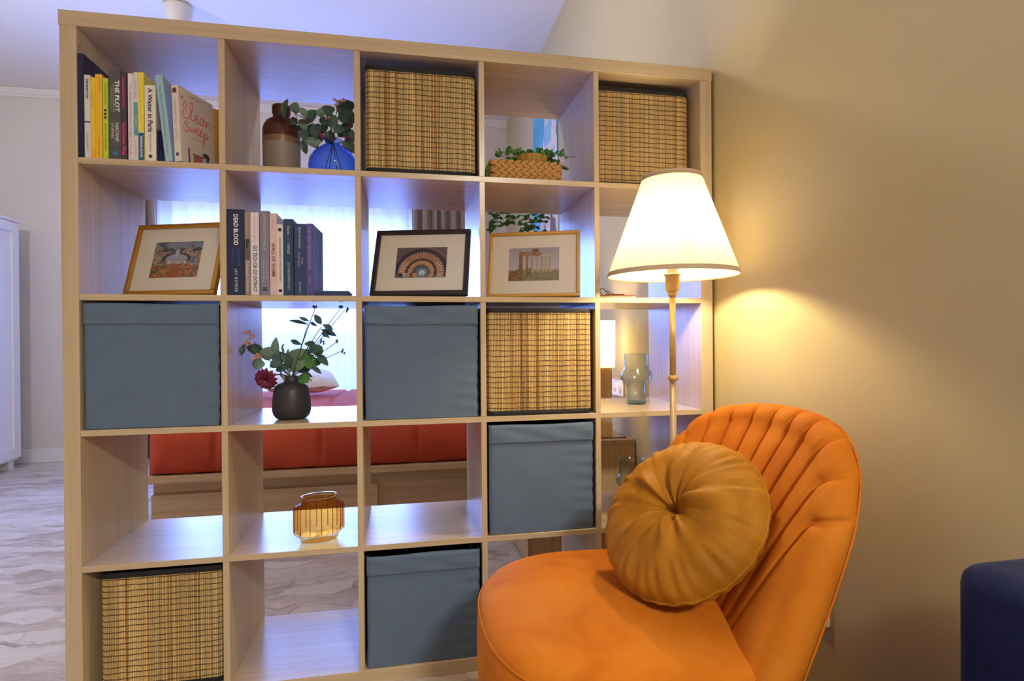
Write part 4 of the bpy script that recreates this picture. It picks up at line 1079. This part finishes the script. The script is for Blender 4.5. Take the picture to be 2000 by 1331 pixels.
# vines hanging down at the back
for k in range(7):
    x = 1.19 + .19 * k / 6 + rr.uniform(-.012, .012)
    end = Vector((x + rr.uniform(-.02, .02), .42 + rr.uniform(-.012, .025), 1.345 + rr.uniform(0, .05)))
    pts = spline([P0, Vector((x * .5 + P0.x * .5, .29, Z1 + .075)), Vector((x, .408, Z1 + .03)), end], 7)
    obj('stem', tube(pts, .001, 5), STEM, tp, smooth=True)
    for i in range(12, len(pts)):
        for s in (-1, 1):
            if rr.random() < .12: continue
            d = Vector((s * rr.uniform(.5, 1), rr.uniform(-.25, .25), rr.uniform(-.9, .35))).normalized()
            place_leaf(tp, pts[i], pts[i] + d * rr.uniform(.020, .032), rr.uniform(.011, .016), 3, IVY, rr, .5)

# --- amber faceted glass jar
Z4 = CZ(3)[0] + .0005
AMB = thin_glass('amber_glass', rgb(250, 178, 66), .03, edge=.45, dark=rgb(190, 96, 14), layers=4)
aj = thing('glass_jar', (.612, .0784, Z4), 'amber faceted glass jar on the empty shelf of the fourth row', 'jar')
prof = [(0, .0015), (.050, .0015), (.053, .004), (.053, .010), (.0575, .016), (.069, .026), (.070, .034), (.070, .096), (.066, .104), (.050, .112), (.0475, .116), (.0475, .124)]
inn = [(.0455, .124), (.0455, .116), (.048, .109), (.063, .101), (.067, .095), (.067, .034), (.062, .028), (.05, .02), (0, .018)]
obj('body', lathe(prof + inn, 14, squash=(1.0, .62), rot=.22), AMB, aj, mtx=Matrix.Translation((.612, .0784, Z4)) @ Matrix.Rotation(.30, 4, 'Z'))
obj('rim', lathe([(.0465, .1235), (.0500, .1245), (.0515, .1275), (.0495, .1305), (.0455, .1295), (.0445, .1265), (.0465, .1235)], 48, squash=(1.0, .62)), AMB, aj, mtx=Matrix.Translation((.612, .0784, Z4)) @ Matrix.Rotation(.30, 4, 'Z'), smooth=True)
zb_ = [(.0702, .03), (.0712, .03)]
bm = bmesh.new()
for k in range(14):
    a = .22 + 2 * PI * k / 14
    tube([(.0702 * math.cos(a), .0702 * .62 * math.sin(a), .026), (.0708 * math.cos(a), .0708 * .62 * math.sin(a), .034), (.0708 * math.cos(a), .0708 * .62 * math.sin(a), .096), (.0665 * math.cos(a), .0665 * .62 * math.sin(a), .104)], .0012, 5, bm=bm)
obj('facet_edges', bm, thin_glass('amber_glass_edge', rgb(214, 120, 30), .03, edge=.5, dark=rgb(120, 50, 6), layers=2), aj, mtx=Matrix.Translation((.612, .0784, Z4)) @ Matrix.Rotation(.30, 4, 'Z'), smooth=True)

# --- two pale blue glass vases
PALE = thin_glass('pale_blue_glass', (.76, .86, .93), .03, edge=.45, dark=(.22, .40, .62), layers=4, refl=1.5)
def glass_vase(label, loc):
    g = thing('glass_vase', loc, label, 'vase', 'pale blue glass vases')
    out = [(0, .001), (.031, .001), (.0335, .004), (.0335, .064), (.036, .069), (.046, .076), (.0535, .088), (.0545, .098), (.051, .111), (.044, .120), (.0425, .126), (.0425, .166), (.0440, .170), (.0425, .172)]
    inn = [(.0405, .170), (.0398, .126), (.0415, .119), (.048, .110), (.0515, .098), (.0505, .088), (.043, .078), (.0325, .072), (.031, .064), (.031, .010), (0, .008)]
    obj('body', lathe(out + inn, 48), PALE, g, loc=loc, smooth=True)
    obj('base_ring', lathe([(.0, .002), (.0325, .002), (.0325, .0085), (0, .0085)], 40), thin_glass('aqua_glass_base', (.40, .66, .74), .03, edge=.4, dark=(.12, .34, .46), layers=2), g, loc=loc)
    return g
glass_vase('pale blue glass vase with a round belly behind the lamp pole', (1.6455, .1963, Z3))
glass_vase('pale blue glass vase half hidden behind the mustard cushion', (1.612, .160, Z4))

# --- notebook with a cord, below the lamp shade
nb = thing('notebook', (1.52, .07, Z2), 'small brown leather notebook tied with a dark cord under the lamp shade', 'notebook')
LEA = mat('brown_leather', rgb(112, 66, 48), .55, vary=.15, vscale=30, bump=.1, bscale=200)
obj('lower_cover', box(1.452, 1.578, .03, .15, Z2, Z2 + .0035, bev=.001), LEA, nb)
obj('pages', box(1.455, 1.574, .034, .146, Z2 + .0035, Z2 + .007), PAPER, nb)
obj('upper_cover', box(1.452, 1.572, .03, .15, Z2 + .007, Z2 + .0105, bev=.001), LEA, nb)
obj('strap', box(1.49, 1.548, .055, .075, Z2 + .0105, Z2 + .0150, bev=.001), LEA, nb)
CORD = mat('dark_cord', rgb(52, 46, 34), .8)
cd = [(1.47, .05, Z2 + .012), (1.463, .05, Z2 + .022), (1.468, .055, Z2 + .031), (1.478, .06, Z2 + .0315), (1.49, .062, Z2 + .021), (1.503, .065, Z2 + .014)]
obj('cord', tube(spline(cd, 6), .0011, 6), CORD, nb, smooth=True)
obj('cord', tube(spline([(1.487, .06, Z2 + .026), (1.50, .062, Z2 + .022), (1.515, .065, Z2 + .016), (1.525, .067, Z2 + .0155)], 6), .0011, 6), CORD, nb, smooth=True)

# ------------------------------------------------------------------ floor lamp
LX, LY = 1.581, -.2
lampr = thing('floor_lamp', (LX, LY, 0), 'lit brass floor lamp with a cream cone shade in front of the shelving unit', 'floor lamp')
BRASS = mat('brushed_brass', rgb(212, 182, 118), .38, metal=.4, vary=.06, vscale=30, stretch=(1, 1, .1))
BRASS2 = mat('pale_brass', rgb(206, 184, 150), .38, metal=.7, vary=.04, vscale=30, stretch=(1, 1, .1))
def shade_mat(name, tint, tcol):
    m, nt, b = nt_of(name); nt.nodes.remove(b); L = nt.links.new
    out = nt.nodes['Material Output']
    tc = nt.nodes.new('ShaderNodeTexCoord'); mp = nt.nodes.new('ShaderNodeMapping'); mp.inputs['Scale'].default_value = (260, 260, 260)
    nz_ = nt.nodes.new('ShaderNodeTexNoise'); nz_.inputs['Scale'].default_value = 1.0; L(tc.outputs['Object'], mp.inputs[0]); L(mp.outputs[0], nz_.inputs['Vector'])
    mx = nt.nodes.new('ShaderNodeMix'); mx.data_type = 'RGBA'; mx.inputs['A'].default_value = (*[c * .96 for c in tcol], 1); mx.inputs['B'].default_value = (*tcol, 1)
    L(nz_.outputs['Fac'], mx.inputs['Factor'])
    tl = nt.nodes.new('ShaderNodeBsdfTranslucent'); L(mx.outputs['Result'], tl.inputs[0])
    df = nt.nodes.new('ShaderNodeBsdfDiffuse'); df.inputs[0].default_value = (*tint, 1)
    m1 = nt.nodes.new('ShaderNodeMixShader'); m1.inputs[0].default_value = .5
    L(tl.outputs[0], m1.inputs[1]); L(df.outputs[0], m1.inputs[2]); L(m1.outputs[0], out.inputs['Surface'])
    return m
ZB_, ZT_ = 1.138, 1.412; RB, RT = .176, .077
sh = obj('lamp_shade', lathe([(RB, ZB_), (RB * .75 + RT * .25, ZB_ * .75 + ZT_ * .25), ((RB + RT) / 2, (ZB_ + ZT_) / 2), (RB * .25 + RT * .75, ZB_ * .25 + ZT_ * .75), (RT, ZT_)], 72, center=(LX, LY, 0)),
         shade_mat('cream_shade', (.86, .80, .62), (.47, .42, .25)), lampr, smooth=True)
TRIM = mat('shade_trim', rgb(204, 178, 146), .8, vary=.03)
for nm, r_, z_, s_ in (('shade_trim', RB, ZB_, 1), ('shade_trim', RT, ZT_, -1)):
    k = (RB - RT) / (ZT_ - ZB_) * .013 * s_
    obj(nm, lathe([(r_ + .0012, z_), (r_ + .0016 - k, z_ + .013 * s_), (r_ - .0012 - k, z_ + .013 * s_), (r_ - .0014, z_), (r_ + .0012, z_)], 72, center=(LX, LY, 0)), TRIM, lampr, smooth=True)
obj('socket', lathe([(0, 1.083), (.010, 1.083), (.013, 1.088), (.011, 1.092), (.016, 1.096), (.019, 1.104), (.0195, 1.140), (.024, 1.141), (.024, 1.144), (0, 1.144)], 32, center=(LX, LY, 0)), BRASS, lampr, smooth=True)
obj('upper_pole', lathe([(0, .862), (.0085, .862), (.0085, 1.084), (0, 1.084)], 24, center=(LX, LY, 0)), BRASS, lampr, smooth=True)
obj('collar', lathe([(0, .852), (.010, .852), (.0145, .856), (.0145, .862), (.010, .867), (0, .867)], 28, center=(LX, LY, 0)), BRASS, lampr, smooth=True)
obj('lower_pole', lathe([(0, .02), (.0088, .02), (.0088, .853), (0, .853)], 24, center=(LX, LY, 0)), BRASS2, lampr, smooth=True)
obj('base', lathe([(0, 0), (.115, 0), (.118, .006), (.112, .014), (.03, .022), (.012, .03), (0, .03)], 56, center=(LX, LY, 0)), BRASS, lampr, smooth=True)
bm = bmesh.new()
for a in (.3, 2.4, 4.5): tube([(LX, LY, 1.150), (LX + .07 * math.cos(a), LY + .07 * math.sin(a), 1.19), (LX + .138 * math.cos(a), LY + .138 * math.sin(a), 1.222)], .0014, 6, bm=bm)
obj('shade_spider', bm, BRASS, lampr, smooth=True)
obj('bulb_neck', lathe([(0, 1.144), (.013, 1.144), (.014, 1.17), (.012, 1.178), (0, 1.178)], 20, center=(LX, LY, 0)), mat('bulb_base', rgb(210, 205, 195), .4, metal=.3), lampr, smooth=True)
light('floor_lamp_light', 'POINT', (LX, LY, 1.235), 13, (1.0, .80, .47), shadow_soft_size=.03)

# ------------------------------------------------------------------ orange velvet chair (faces the left of the picture)
def velvet(name, c, dark, light_, rough=.75):
    m, nt, b = nt_of(name); L = nt.links.new
    tc = nt.nodes.new('ShaderNodeTexCoord')
    n1 = nt.nodes.new('ShaderNodeTexNoise'); n1.inputs['Scale'].default_value = 7.0; n1.inputs['Detail'].default_value = 4; n1.inputs['Distortion'].default_value = .8
    n2 = nt.nodes.new('ShaderNodeTexNoise'); n2.inputs['Scale'].default_value = 500.0; n2.inputs['Detail'].default_value = 2
    L(tc.outputs['Object'], n1.inputs['Vector']); L(tc.outputs['Object'], n2.inputs['Vector'])
    cr = nt.nodes.new('ShaderNodeValToRGB'); e = cr.color_ramp.elements
    e[0].position = .32; e[0].color = (*rgb(*dark), 1); e[1].position = .72; e[1].color = (*rgb(*light_), 1)
    k = e.new(.5); k.color = (*rgb(*c), 1)
    L(n1.outputs['Fac'], cr.inputs[0]); L(cr.outputs[0], b.inputs['Base Color'])
    bp = nt.nodes.new('ShaderNodeBump'); bp.inputs['Strength'].default_value = .12; bp.inputs['Distance'].default_value = .002
    L(n2.outputs['Fac'], bp.inputs['Height']); L(bp.outputs[0], b.inputs['Normal'])
    b.inputs['Roughness'].default_value = rough; b.inputs['Specular IOR Level'].default_value = .15
    b.inputs['Sheen Weight'].default_value = .55; b.inputs['Sheen Roughness'].default_value = .4
    b.inputs['Sheen Tint'].default_value = (*rgb(*light_), 1)
    return m
ORANGE = velvet('orange_velvet', (204, 116, 26), (190, 102, 20), (214, 130, 40))
CHX, CHY = 1.275, -.53
ch = thing('accent_chair', (CHX, CHY, 0), 'orange velvet accent chair with a channelled shell back', 'chair')
# seat: rounded drum with a puffed top
def seat_out(a, sx=.272, sy=.297, n=2.5):
    c, s = math.cos(a), math.sin(a)
    r = (abs(c) ** n + abs(s) ** n) ** (-1.0 / n)
    return r * c * sx, r * s * sy
prof = [(0.0, .462), (.18, .461), (.36, .458), (.54, .453), (.70, .447), (.82, .440), (.90, .433), (.95, .426), (.98, .418), (.995, .411), (.996, .405), (1.006, .395), (1.014, .37), (1.016, .32), (1.01, .25), (.995, .18), (.975, .145), (.94, .135), (0.0, .135)]
n = 96; bm = bmesh.new(); rings = []
for r_, z_ in prof:
    if r_ == 0: rings.append([bm.verts.new((CHX, CHY, z_))]); continue
    ring = []
    for i in range(n):
        a = 2 * PI * i / n; x, y = seat_out(a)
        ring.append(bm.verts.new((CHX + x * r_, CHY + y * r_, z_ + (.004 * math.sin(3 * a + 1) * math.sin(PI * r_) if z_ > .42 else 0))))
    rings.append(ring)
for a, c in zip(rings[:-1], rings[1:]):
    for i in range(n):
        j = (i + 1) % n
        if len(a) == 1: bm.faces.new((a[0], c[i], c[j]))
        elif len(c) == 1: bm.faces.new((a[i], c[0], a[j]))
        else: bm.faces.new((a[i], c[i], c[j], a[j]))
bmesh.ops.recalc_face_normals(bm, faces=bm.faces)
obj('seat', bm, ORANGE, ch, smooth=True)
pp = []
for i in range(120):
    a = 2 * PI * i / 120; x, y = seat_out(a); pp.append((CHX + x * .999, CHY + y * .999, .408))
obj('piping', tube(pp, .0028, 6, closed=True), ORANGE, ch, smooth=True)
# back shell
half = spline([(0, .780, 0), (.085, .775, 0), (.165, .760, 0), (.226, .724, 0), (.258, .67, 0), (.269, .61, 0), (.271, .50, 0), (.264, .36, 0), (.25, .20, 0)], 14)
acc = [0]
for a, c in zip(half[:-1], half[1:]): acc.append(acc[-1] + (c - a).length)
def outline(a):
    s = abs(a) * acc[-1]
    for i in range(len(acc) - 1):
        if acc[i + 1] >= s:
            t = (s - acc[i]) / max(1e-9, acc[i + 1] - acc[i]); p = half[i].lerp(half[i + 1], t)
            return (math.copysign(p.x, a), p.y)
    return (math.copysign(half[-1].x, a), half[-1].y)
TH = .095
def xfront(u, s): return 1.466 + .43 * (s - .40) - .85 * u * u
def chan(a):
    lim = .082 * 5.5
    if abs(a) > lim: return 1.0
    d = abs(((a / .082 + .5) % 1.0) - .5) * 2          # 0 on a seam, 1 in mid channel
    return 1 - (1 - d) ** 3 * .6 - .4 * math.exp(-(d / .16) ** 2)
NA, NT, NR = 520, 30, 14
vs = []; cols = NA + 1
for i in range(cols):
    a = -1 + 2 * i / NA
    tu, ts = outline(a)
    bu, bs = .15 * a, .22
    c = chan(a)
    # outward direction of the rim in the (u, s) plane
    du = outline(min(1, a + .01)); dl = outline(max(-1, a - .01)); tx, ty = du[0] - dl[0], du[1] - dl[1]; ln = math.hypot(tx, ty) or 1
    ox, oy = -ty / ln, tx / ln
    if ox * tu + oy * (ts - .45) < 0: ox, oy = -ox, -oy
    col = []
    for j in range(NT + 1):
        t = j / NT
        # fan lines bow outward on their way up
        u = bu + (tu - bu) * (t ** .85); s = bs + (ts - bs) * t
        fade = max(0, min(1, (t - .12) / .35))
        x = xfront(u, s) + .024 * t ** 5 - .017 * c * fade - .012 * math.sin(PI * min(1, t)) * (1 - .4 * c)
        col.append((x, u, s))
    r0 = .040
    for j in range(1, NR + 1):
        ps = PI * j / NR; og = r0 * math.sin(ps) * (.88 + .12 * c); bk_ = .024 + (TH - .024) * (1 - math.cos(ps)) / 2
        col.append((xfront(tu, ts) - .017 * c * (1 - j / NR) ** .5 + bk_, tu + ox * og, ts + oy * og))
    for j in range(NT - 1, -1, -1):
        t = j / NT; u = bu + (tu - bu) * (t ** .85); s = bs + (ts - bs) * t
        col.append((xfront(u, s) + TH, u, s))
    vs += [(x, CHY + u, s) for x, u, s in col]
rows = NT + 1 + NR + NT
fs = []
for i in range(NA):
    for j in range(rows - 1):
        a = i * rows + j; b = a + rows
        fs.append((a, a + 1, b + 1, b))
me = bpy.data.meshes.new('backrest'); me.from_pydata(vs, [], fs); me.update()
bm = bmesh.new(); bm.from_mesh(me); bmesh.ops.recalc_face_normals(bm, faces=bm.faces); bm.to_mesh(me); bm.free()
obj('backrest', me, ORANGE, ch, smooth=True)
# stitched seam that runs round the rear edge of the back
sm = []
for i in range(0, 81):
    a = -1 + 2 * i / 80; tu, ts = outline(a); k = 1.06
    du = outline(min(1, a + .01)); dl = outline(max(-1, a - .01)); tx, ty = du[0] - dl[0], du[1] - dl[1]; ln = math.hypot(tx, ty) or 1
    ox, oy = -ty / ln, tx / ln
    if ox * tu + oy * (ts - .45) < 0: ox, oy = -ox, -oy
    sm.append((xfront(tu, ts) + TH * .80, CHY + tu + ox * .0315, ts + oy * .0315))
obj('seam', tube(sm, .0022, 6), ORANGE, ch, smooth=True)
LEGM = mat('chair_leg_wood', rgb(70, 48, 34), .5, vary=.1)
for x, y in ((CHX - .18, CHY - .19), (CHX - .18, CHY + .19), (CHX + .19, CHY - .17), (CHX + .19, CHY + .17)):
    obj('leg', tube([(x + (x - CHX) * .18, y + (y - CHY) * .12, 0), (x, y, .14)], [.011, .018], 16), LEGM, ch, smooth=True)

# ------------------------------------------------------------------ round mustard cushion
MUST = velvet('mustard_velvet', (168, 110, 26), (152, 96, 20), (186, 128, 40), .6)
CC = Vector((1.4085, -.5735, .604)); CN = Vector((-.69, -.27, .67)).normalized()
cxv = CN.cross(Vector((0, 0, 1))).normalized(); cyv = cxv.cross(CN).normalized()
CM = basis(cxv, cyv, CN, CC)
cu = bpy.data.objects.new('round_cushion', None); cu.matrix_basis = CM; cu.empty_display_size = .05
put(cu, None, 'round mustard velvet cushion with a buttoned centre leaning on the orange chair', 'cushion'); WORLD[cu.name] = CM
RC, HC = .178, .068
def cush(side):
    rr = random.Random(5 + side)
    harm = [(3, .30, rr.uniform(0, 6.28)), (5, .34, rr.uniform(0, 6.28)), (8, .30, rr.uniform(0, 6.28)), (13, .20, rr.uniform(0, 6.28))]
    rim = [(34, .5, rr.uniform(0, 6.28)), (47, .35, rr.uniform(0, 6.28)), (23, .5, rr.uniform(0, 6.28))]
    def fn(u, v):
        th = 2 * PI * u; r = v ** .8
        prof_ = (1 - r ** 2.6) ** .5 if r < 1 else 0
        dim = 1 - .82 * math.exp(-(r / .17) ** 1.3)
        fold = sum(a * math.copysign(abs(math.cos(k * th + p + .5 * math.sin(3 * r + p))) ** .8, math.cos(k * th + p + .5 * math.sin(3 * r + p))) for k, a, p in harm)
        f_ = fold * .26 * math.exp(-((r - .30) / .30) ** 2)
        g_ = sum(a * math.sin(k * th + p) for k, a, p in rim) * .06 * math.exp(-((r - .88) / .14) ** 2)
        z = HC * max(0.0, prof_ * dim + (f_ + g_) * (prof_ ** .5))
        w = 1 + .006 * math.sin(34 * th + 1) * r ** 6 + .012 * math.sin(2 * th + .6) * r
        return (RC * r * w * math.cos(th), RC * r * w * math.sin(th), z * side)
    return fn
for side, nm in ((1, 'front_panel'), (-1, 'rear_panel')):
    me = grid_mesh(nm, cush(side), 220, 44, closed_u=True)
    if side < 0: me.flip_normals()
    obj(nm, me, MUST, cu, mtx=CM, smooth=True)
pp = [(RC * (1.0 + .006 * math.sin(34 * 2 * PI * i / 180 + 1) + .012 * math.sin(4 * PI * i / 180 + .6)) * math.cos(2 * PI * i / 180), RC * (1.0 + .006 * math.sin(34 * 2 * PI * i / 180 + 1) + .012 * math.sin(4 * PI * i / 180 + .6)) * math.sin(2 * PI * i / 180), .0016 * math.sin(40 * PI * i / 180)) for i in range(180)]
obj('piping', tube(pp, .0032, 6, closed=True), MUST, cu, mtx=CM, smooth=True)
obj('button', lathe([(0, .017), (.005, .016), (.0085, .0125), (.009, .009), (0, .008)], 20), MUST, cu, mtx=CM, smooth=True)

# ------------------------------------------------------------------ navy sofa at the right edge
NAVY = mat('navy_fabric', rgb(24, 32, 72), .85, spec=.2, vary=.12, vscale=60, bump=.25, bscale=600, sheen=.25)
sf = thing('sofa', (1.2, -1.6, 0), 'navy blue fabric sofa, only its rounded arm in view beside the wall', 'sofa')
def rbox(x0, x1, y0, y1, z0, z1, r=.03, seg=4): return box(x0, x1, y0, y1, z0, z1, bev=r, seg=seg)
obj('arm', rbox(1.630, 1.815, -1.90, -.950, .09, .648, .034, 5), NAVY, sf, smooth=True)
obj('seat_base', rbox(.95, 1.64, -2.10, -1.02, .09, .30, .015), NAVY, sf, smooth=True)
obj('seat_cushion', rbox(.96, 1.634, -1.98, -1.01, .30, .43, .03, 4), NAVY, sf, smooth=True)
obj('backrest', rbox(.95, 1.815, -2.20, -1.985, .09, .80, .03, 4), NAVY, sf, smooth=True)
for x, y in ((1.78, -1.0), (1.78, -2.15), (1.0, -1.07), (1.0, -2.15)):
    obj('foot', tube([(x, y, 0), (x, y, .095)], [.014, .02], 12), LEGM, sf, smooth=True)

# ------------------------------------------------------------------ bedroom side: bed, nightstand, painting
bd = thing('bed', (.75, 2.15, 0), 'oak bed with drawers standing behind the shelving unit', 'bed')
BX0, BX1, BY0, BY1 = -.37, 1.82, 1.34, 2.95
obj('side_rail', box(BX0, BX1, BY0, BY0 + .045, .285, .318, bev=.002), BED_X, bd)
obj('side_rail', box(BX0, BX1, BY1 - .045, BY1, .285, .318, bev=.002), BED_X, bd)
obj('foot_rail', box(BX0, BX0 + .045, BY0 + .045, BY1 - .045, .285, .318, bev=.002), BED_X, bd)
obj('base_panel', box(BX0 + .03, BX1, BY0 + .05, BY0 + .068, .09, .285), BED_X, bd)
obj('base_panel', box(BX0 + .03, BX1, BY1 - .068, BY1 - .05, .09, .285), BED_X, bd)
obj('base_panel', box(BX0 + .03, BX0 + .048, BY0 + .068, BY1 - .068, .03, .285), BED_X, bd)
obj('platform', box(BX0 + .048, BX1, BY0 + .068, BY1 - .068, .27, .285), BED_X, bd)
obj('plinth', box(BX0 + .10, BX1, BY0 + .12, BY1 - .12, 0, .09), mat('plinth_black', rgb(24, 22, 22), .8), bd)
obj('drawer_front', box(BX0 + .03, .72, BY0 + .022, BY0 + .049, .035, .225, bev=.001), BED_X, bd)
TERRA = mat('terracotta_cloth', rgb(186, 78, 54), .85, spec=.1, vary=.06, vscale=6, bump=.12, bscale=30, sheen=.25)
# quilt over the mattress: puffed side with stitched seams
qx0, qx1, qy0, qy1, qz0, qz1 = -.355, 1.815, 1.352, 2.93, .3225, .575
def quilt_side(u, v):
    """u along x, v around: up the near side, over the top, down the far side"""
    x = qx0 + (qx1 - qx0) * u
    seams = (.135, .365, .585, .80)
    g = 0
    for s in seams: g += math.exp(-((u - s - .006 * math.sin(9 * v)) / .006) ** 2)
    puff = .018 * (1 - .9 * min(1, g))
    endr = max(0, 1 - u / .035); puff -= .05 * endr ** 2
    wr = .0025 * math.sin(60 * u + 8 * v) * math.sin(23 * u) 
    L1, L2 = qz1 - qz0, qy1 - qy0
    tot = 2 * L1 + L2; s = v * tot
    if s < L1:
        t = s / L1; b = math.sin(PI * min(1, t * 1.02)) ** .6
        y, z = qy0 + .03 - puff * b - .022 * b + .05 * max(0, t - .8) / .2 * .5, qz0 + s + wr
    elif s < L1 + L2:
        t = (s - L1) / L2; y = qy0 + .055 + (L2 - .11) * t; z = qz1 + puff * .9 + .012 * math.sin(PI * t) - .02 * max(0, 1 - t / .04) - .02 * max(0, (t - .96) / .04)
    else:
        t = (s - L1 - L2) / L1; b = math.sin(PI * min(1, t)) ** .6; y, z = qy1 - .03 + puff * b + .022 * b - .025 * max(0, .2 - t) / .2, qz1 - (s - L1 - L2)
    z -= .03 * endr ** 2 if s > L1 * .6 and s < L1 + L2 + L1 * .4 else 0
    return (x + wr * .3, y, z)
me = grid_mesh('bed_quilt', quilt_side, 240, 70)
ql = thing('bed_quilt', (.75, 2.15, .318), 'terracotta orange quilt spread over the bed', 'quilt')
obj('quilt_cloth', me, TERRA, ql, smooth=True)
bm = bmesh.new()
def endcap(u, v):
    a = quilt_side(0, .5 * v * (0) + 0)
    return a
rowv = [quilt_side(0, k / 70) for k in range(71)]
bm = bmesh.new(); bv_ = [bm.verts.new(p) for p in rowv]; bm.faces.new(bv_)
obj('quilt_end', bm, TERRA, ql)
# folded towels and a pillow lying on the quilt
TOW = [mat('towel_grey', rgb(190, 180, 168), .95, bump=.3, bscale=500), mat('towel_white', rgb(222, 216, 208), .95, bump=.3, bscale=500)]
for k, (z, m_, lb) in enumerate(((.610, 1, 'white folded towel at the bottom of the pile on the bed'), (.642, 0, 'grey folded towel on top of the white one on the bed'))):
    tw = thing('towel', (-.2, 2.1, z), lb, 'towel', 'folded towels on the bed')
    for j in range(2):
        obj('fold', rbox(-.34 + .004 * k, -.06 - .005 * j, 1.93, 2.27, z + j * .0155, z + .015 + j * .0155, .007, 3), TOW[m_], tw, smooth=True)
pl = thing('pillow', (.19, 2.32, .60), 'white pillow lying on the quilt behind the flower bouquet', 'pillow')
def pill(u, v):
    x, y = 2 * u - 1, 2 * v - 1
    e = max(0, (1 - abs(x) ** 3.2)) ** .5 * max(0, (1 - abs(y) ** 3.2)) ** .5
    return x, y, e
for sgn, nm in ((1, 'front_panel'), (-1, 'rear_panel')):
    def pf(u, v, s_=sgn):
        x, y, e = pill(u, v); pinch = 1 - .05 * (1 - abs(x)) * abs(y)
        return (.30 * x * pinch, .20 * y, s_ * (.085 * e + .004 * math.sin(9 * x + 3 * y)))
    me = grid_mesh(nm, pf, 32, 24)
    if sgn < 0: me.flip_normals()
    M = Matrix.Translation((.19, 2.32, .70)) @ Matrix.Rotation(.3, 4, 'Z') @ Matrix.Rotation(.25, 4, 'X') @ Matrix.Scale(.74, 4)
    obj(nm, me, mat('pillow_white', rgb(232, 232, 238), .9, bump=.15, bscale=12), pl, mtx=M, smooth=True)

# nightstand by the right wall
ns = thing('nightstand', (1.595, .86, 0), 'oak nightstand between the bed and the shelving unit', 'nightstand')
NX0, NX1, NY0, NY1 = 1.355, 1.828, .635, 1.10
obj('top_panel', box(NX0, NX1, NY0, NY1, .512, .535, bev=.001), NS_Y, ns)
obj('side_panel', box(NX0 + .016, NX1, NY0, NY0 + .02, .0, .512), NS_Z, ns); obj('side_panel', box(NX0 + .016, NX1, NY1 - .02, NY1, .0, .512), NS_Z, ns)
obj('back_panel', box(NX1 - .012, NX1, NY0 + .02, NY1 - .02, .03, .512), NS_Z, ns)
for z0_, z1_ in ((.275, .508), (.035, .271)):
    d_ = obj('drawer_front', box(NX0, NX0 + .016, NY0 + .001, NY1 - .001, z0_, z1_, bev=.001), NS_Y, ns)
    obj('handle', box(NX0 - .012, NX0, .80, .94, (z0_ + z1_) / 2 - .006, (z0_ + z1_) / 2 + .006, bev=.003), mat('handle_steel', rgb(170, 165, 158), .35, metal=.8), d_)
obj('plinth', box(NX0 + .03, NX1 - .02, NY0 + .02, NY1 - .02, 0, .035), NS_Z, ns)
bl = thing('bedside_lamp', (1.70, .755, .535), 'lit bedside lamp with a white square shade on a wooden block', 'table lamp')
obj('base', box(1.645, 1.752, .70, .807, .5355, .842, bev=.003), NS_Z, bl)
obj('lamp_shade', None or (lambda b: b)(lathe([(.088, .842), (.091, 1.046)], 4, center=(1.699, .7535, 0), rot=PI / 4)), shade_mat('white_shade', (.9, .88, .82), (.95, .9, .78)), bl)
light('bedside_lamp_light', 'POINT', (1.699, .7535, .94), 7.0, (1.0, .76, .42), shadow_soft_size=.025)
obj('cord', tube(spline([(1.66, .80, .538), (1.62, .735, .541), (1.70, .675, .54), (1.77, .66, .540), (1.80, .668, .5385)], 8), .0028, 8), mat('brown_cord', rgb(84, 62, 44), .6), bl, smooth=True)
wo = thing('wall_socket', (XR, .82, .74), 'white double wall socket beside the bedside lamp', 'socket')
obj('plate', box(XR - .010, XR, .752, .895, .703, .777, bev=.003), WHITE, wo)
for y in (.79, .857):
    obj('outlet', lathe([(0, 0), (.019, 0), (.021, .002), (.021, .003), (0, .003)], 24), mat('socket_face', rgb(214, 212, 208), .5), wo, mtx=Matrix.Translation((XR - .0125, y, .74)) @ Matrix.Rotation(PI / 2, 4, 'Y'))
# second socket low on the wall behind the chair
ws = thing('wall_socket', (XR, -.42, .33), 'white wall socket plate low on the wall behind the orange chair', 'socket')
obj('plate', box(XR - .012, XR, -.482, -.36, .288, .37, bev=.003), mat('socket_cream', rgb(196, 182, 152), .5), ws)
obj('rocker', box(XR - .015, XR - .012, -.46, -.385, .303, .355, bev=.001), MATS['socket_cream'], ws)

# abstract painting above the bed
def abstract(u, v):
    n = smooth_n(u * 4, v * 6); n2 = smooth_n(u * 7 + 5, v * 7); n3 = smooth_n(u * 8 + 2, v * 3 + 7)
    c = mixc((84, 160, 184), (120, 186, 204), n)
    e = .30 + .22 * smooth_n(v * 5, 2) 
    if u > e:
        c = mixc((206, 186, 170), (224, 212, 200), n2)
        if n3 > .66: c = (128, 98, 92)
        elif n2 > .72: c = (150, 186, 200)
        elif n > .7: c = (172, 128, 104)
    return c
pt = thing('painting', (XR - .02, 2.02, 1.60), 'large abstract canvas in turquoise and cream on the wall above the bed', 'painting')
obj('stretcher', box(XR - .035, XR - .001, 1.70, 2.35, 1.60, 2.585, bev=.002), mat('canvas_edge', rgb(150, 186, 196), .9), pt)
obj('canvas', painted('canvas', .65, .985, 50, 72, abstract), attr_mat('canvas_paint', .8, .2), pt, mtx=basis((0, -1, 0), (0, 0, 1), (-1, 0, 0), (XR - .0365, 2.025, 1.60)))
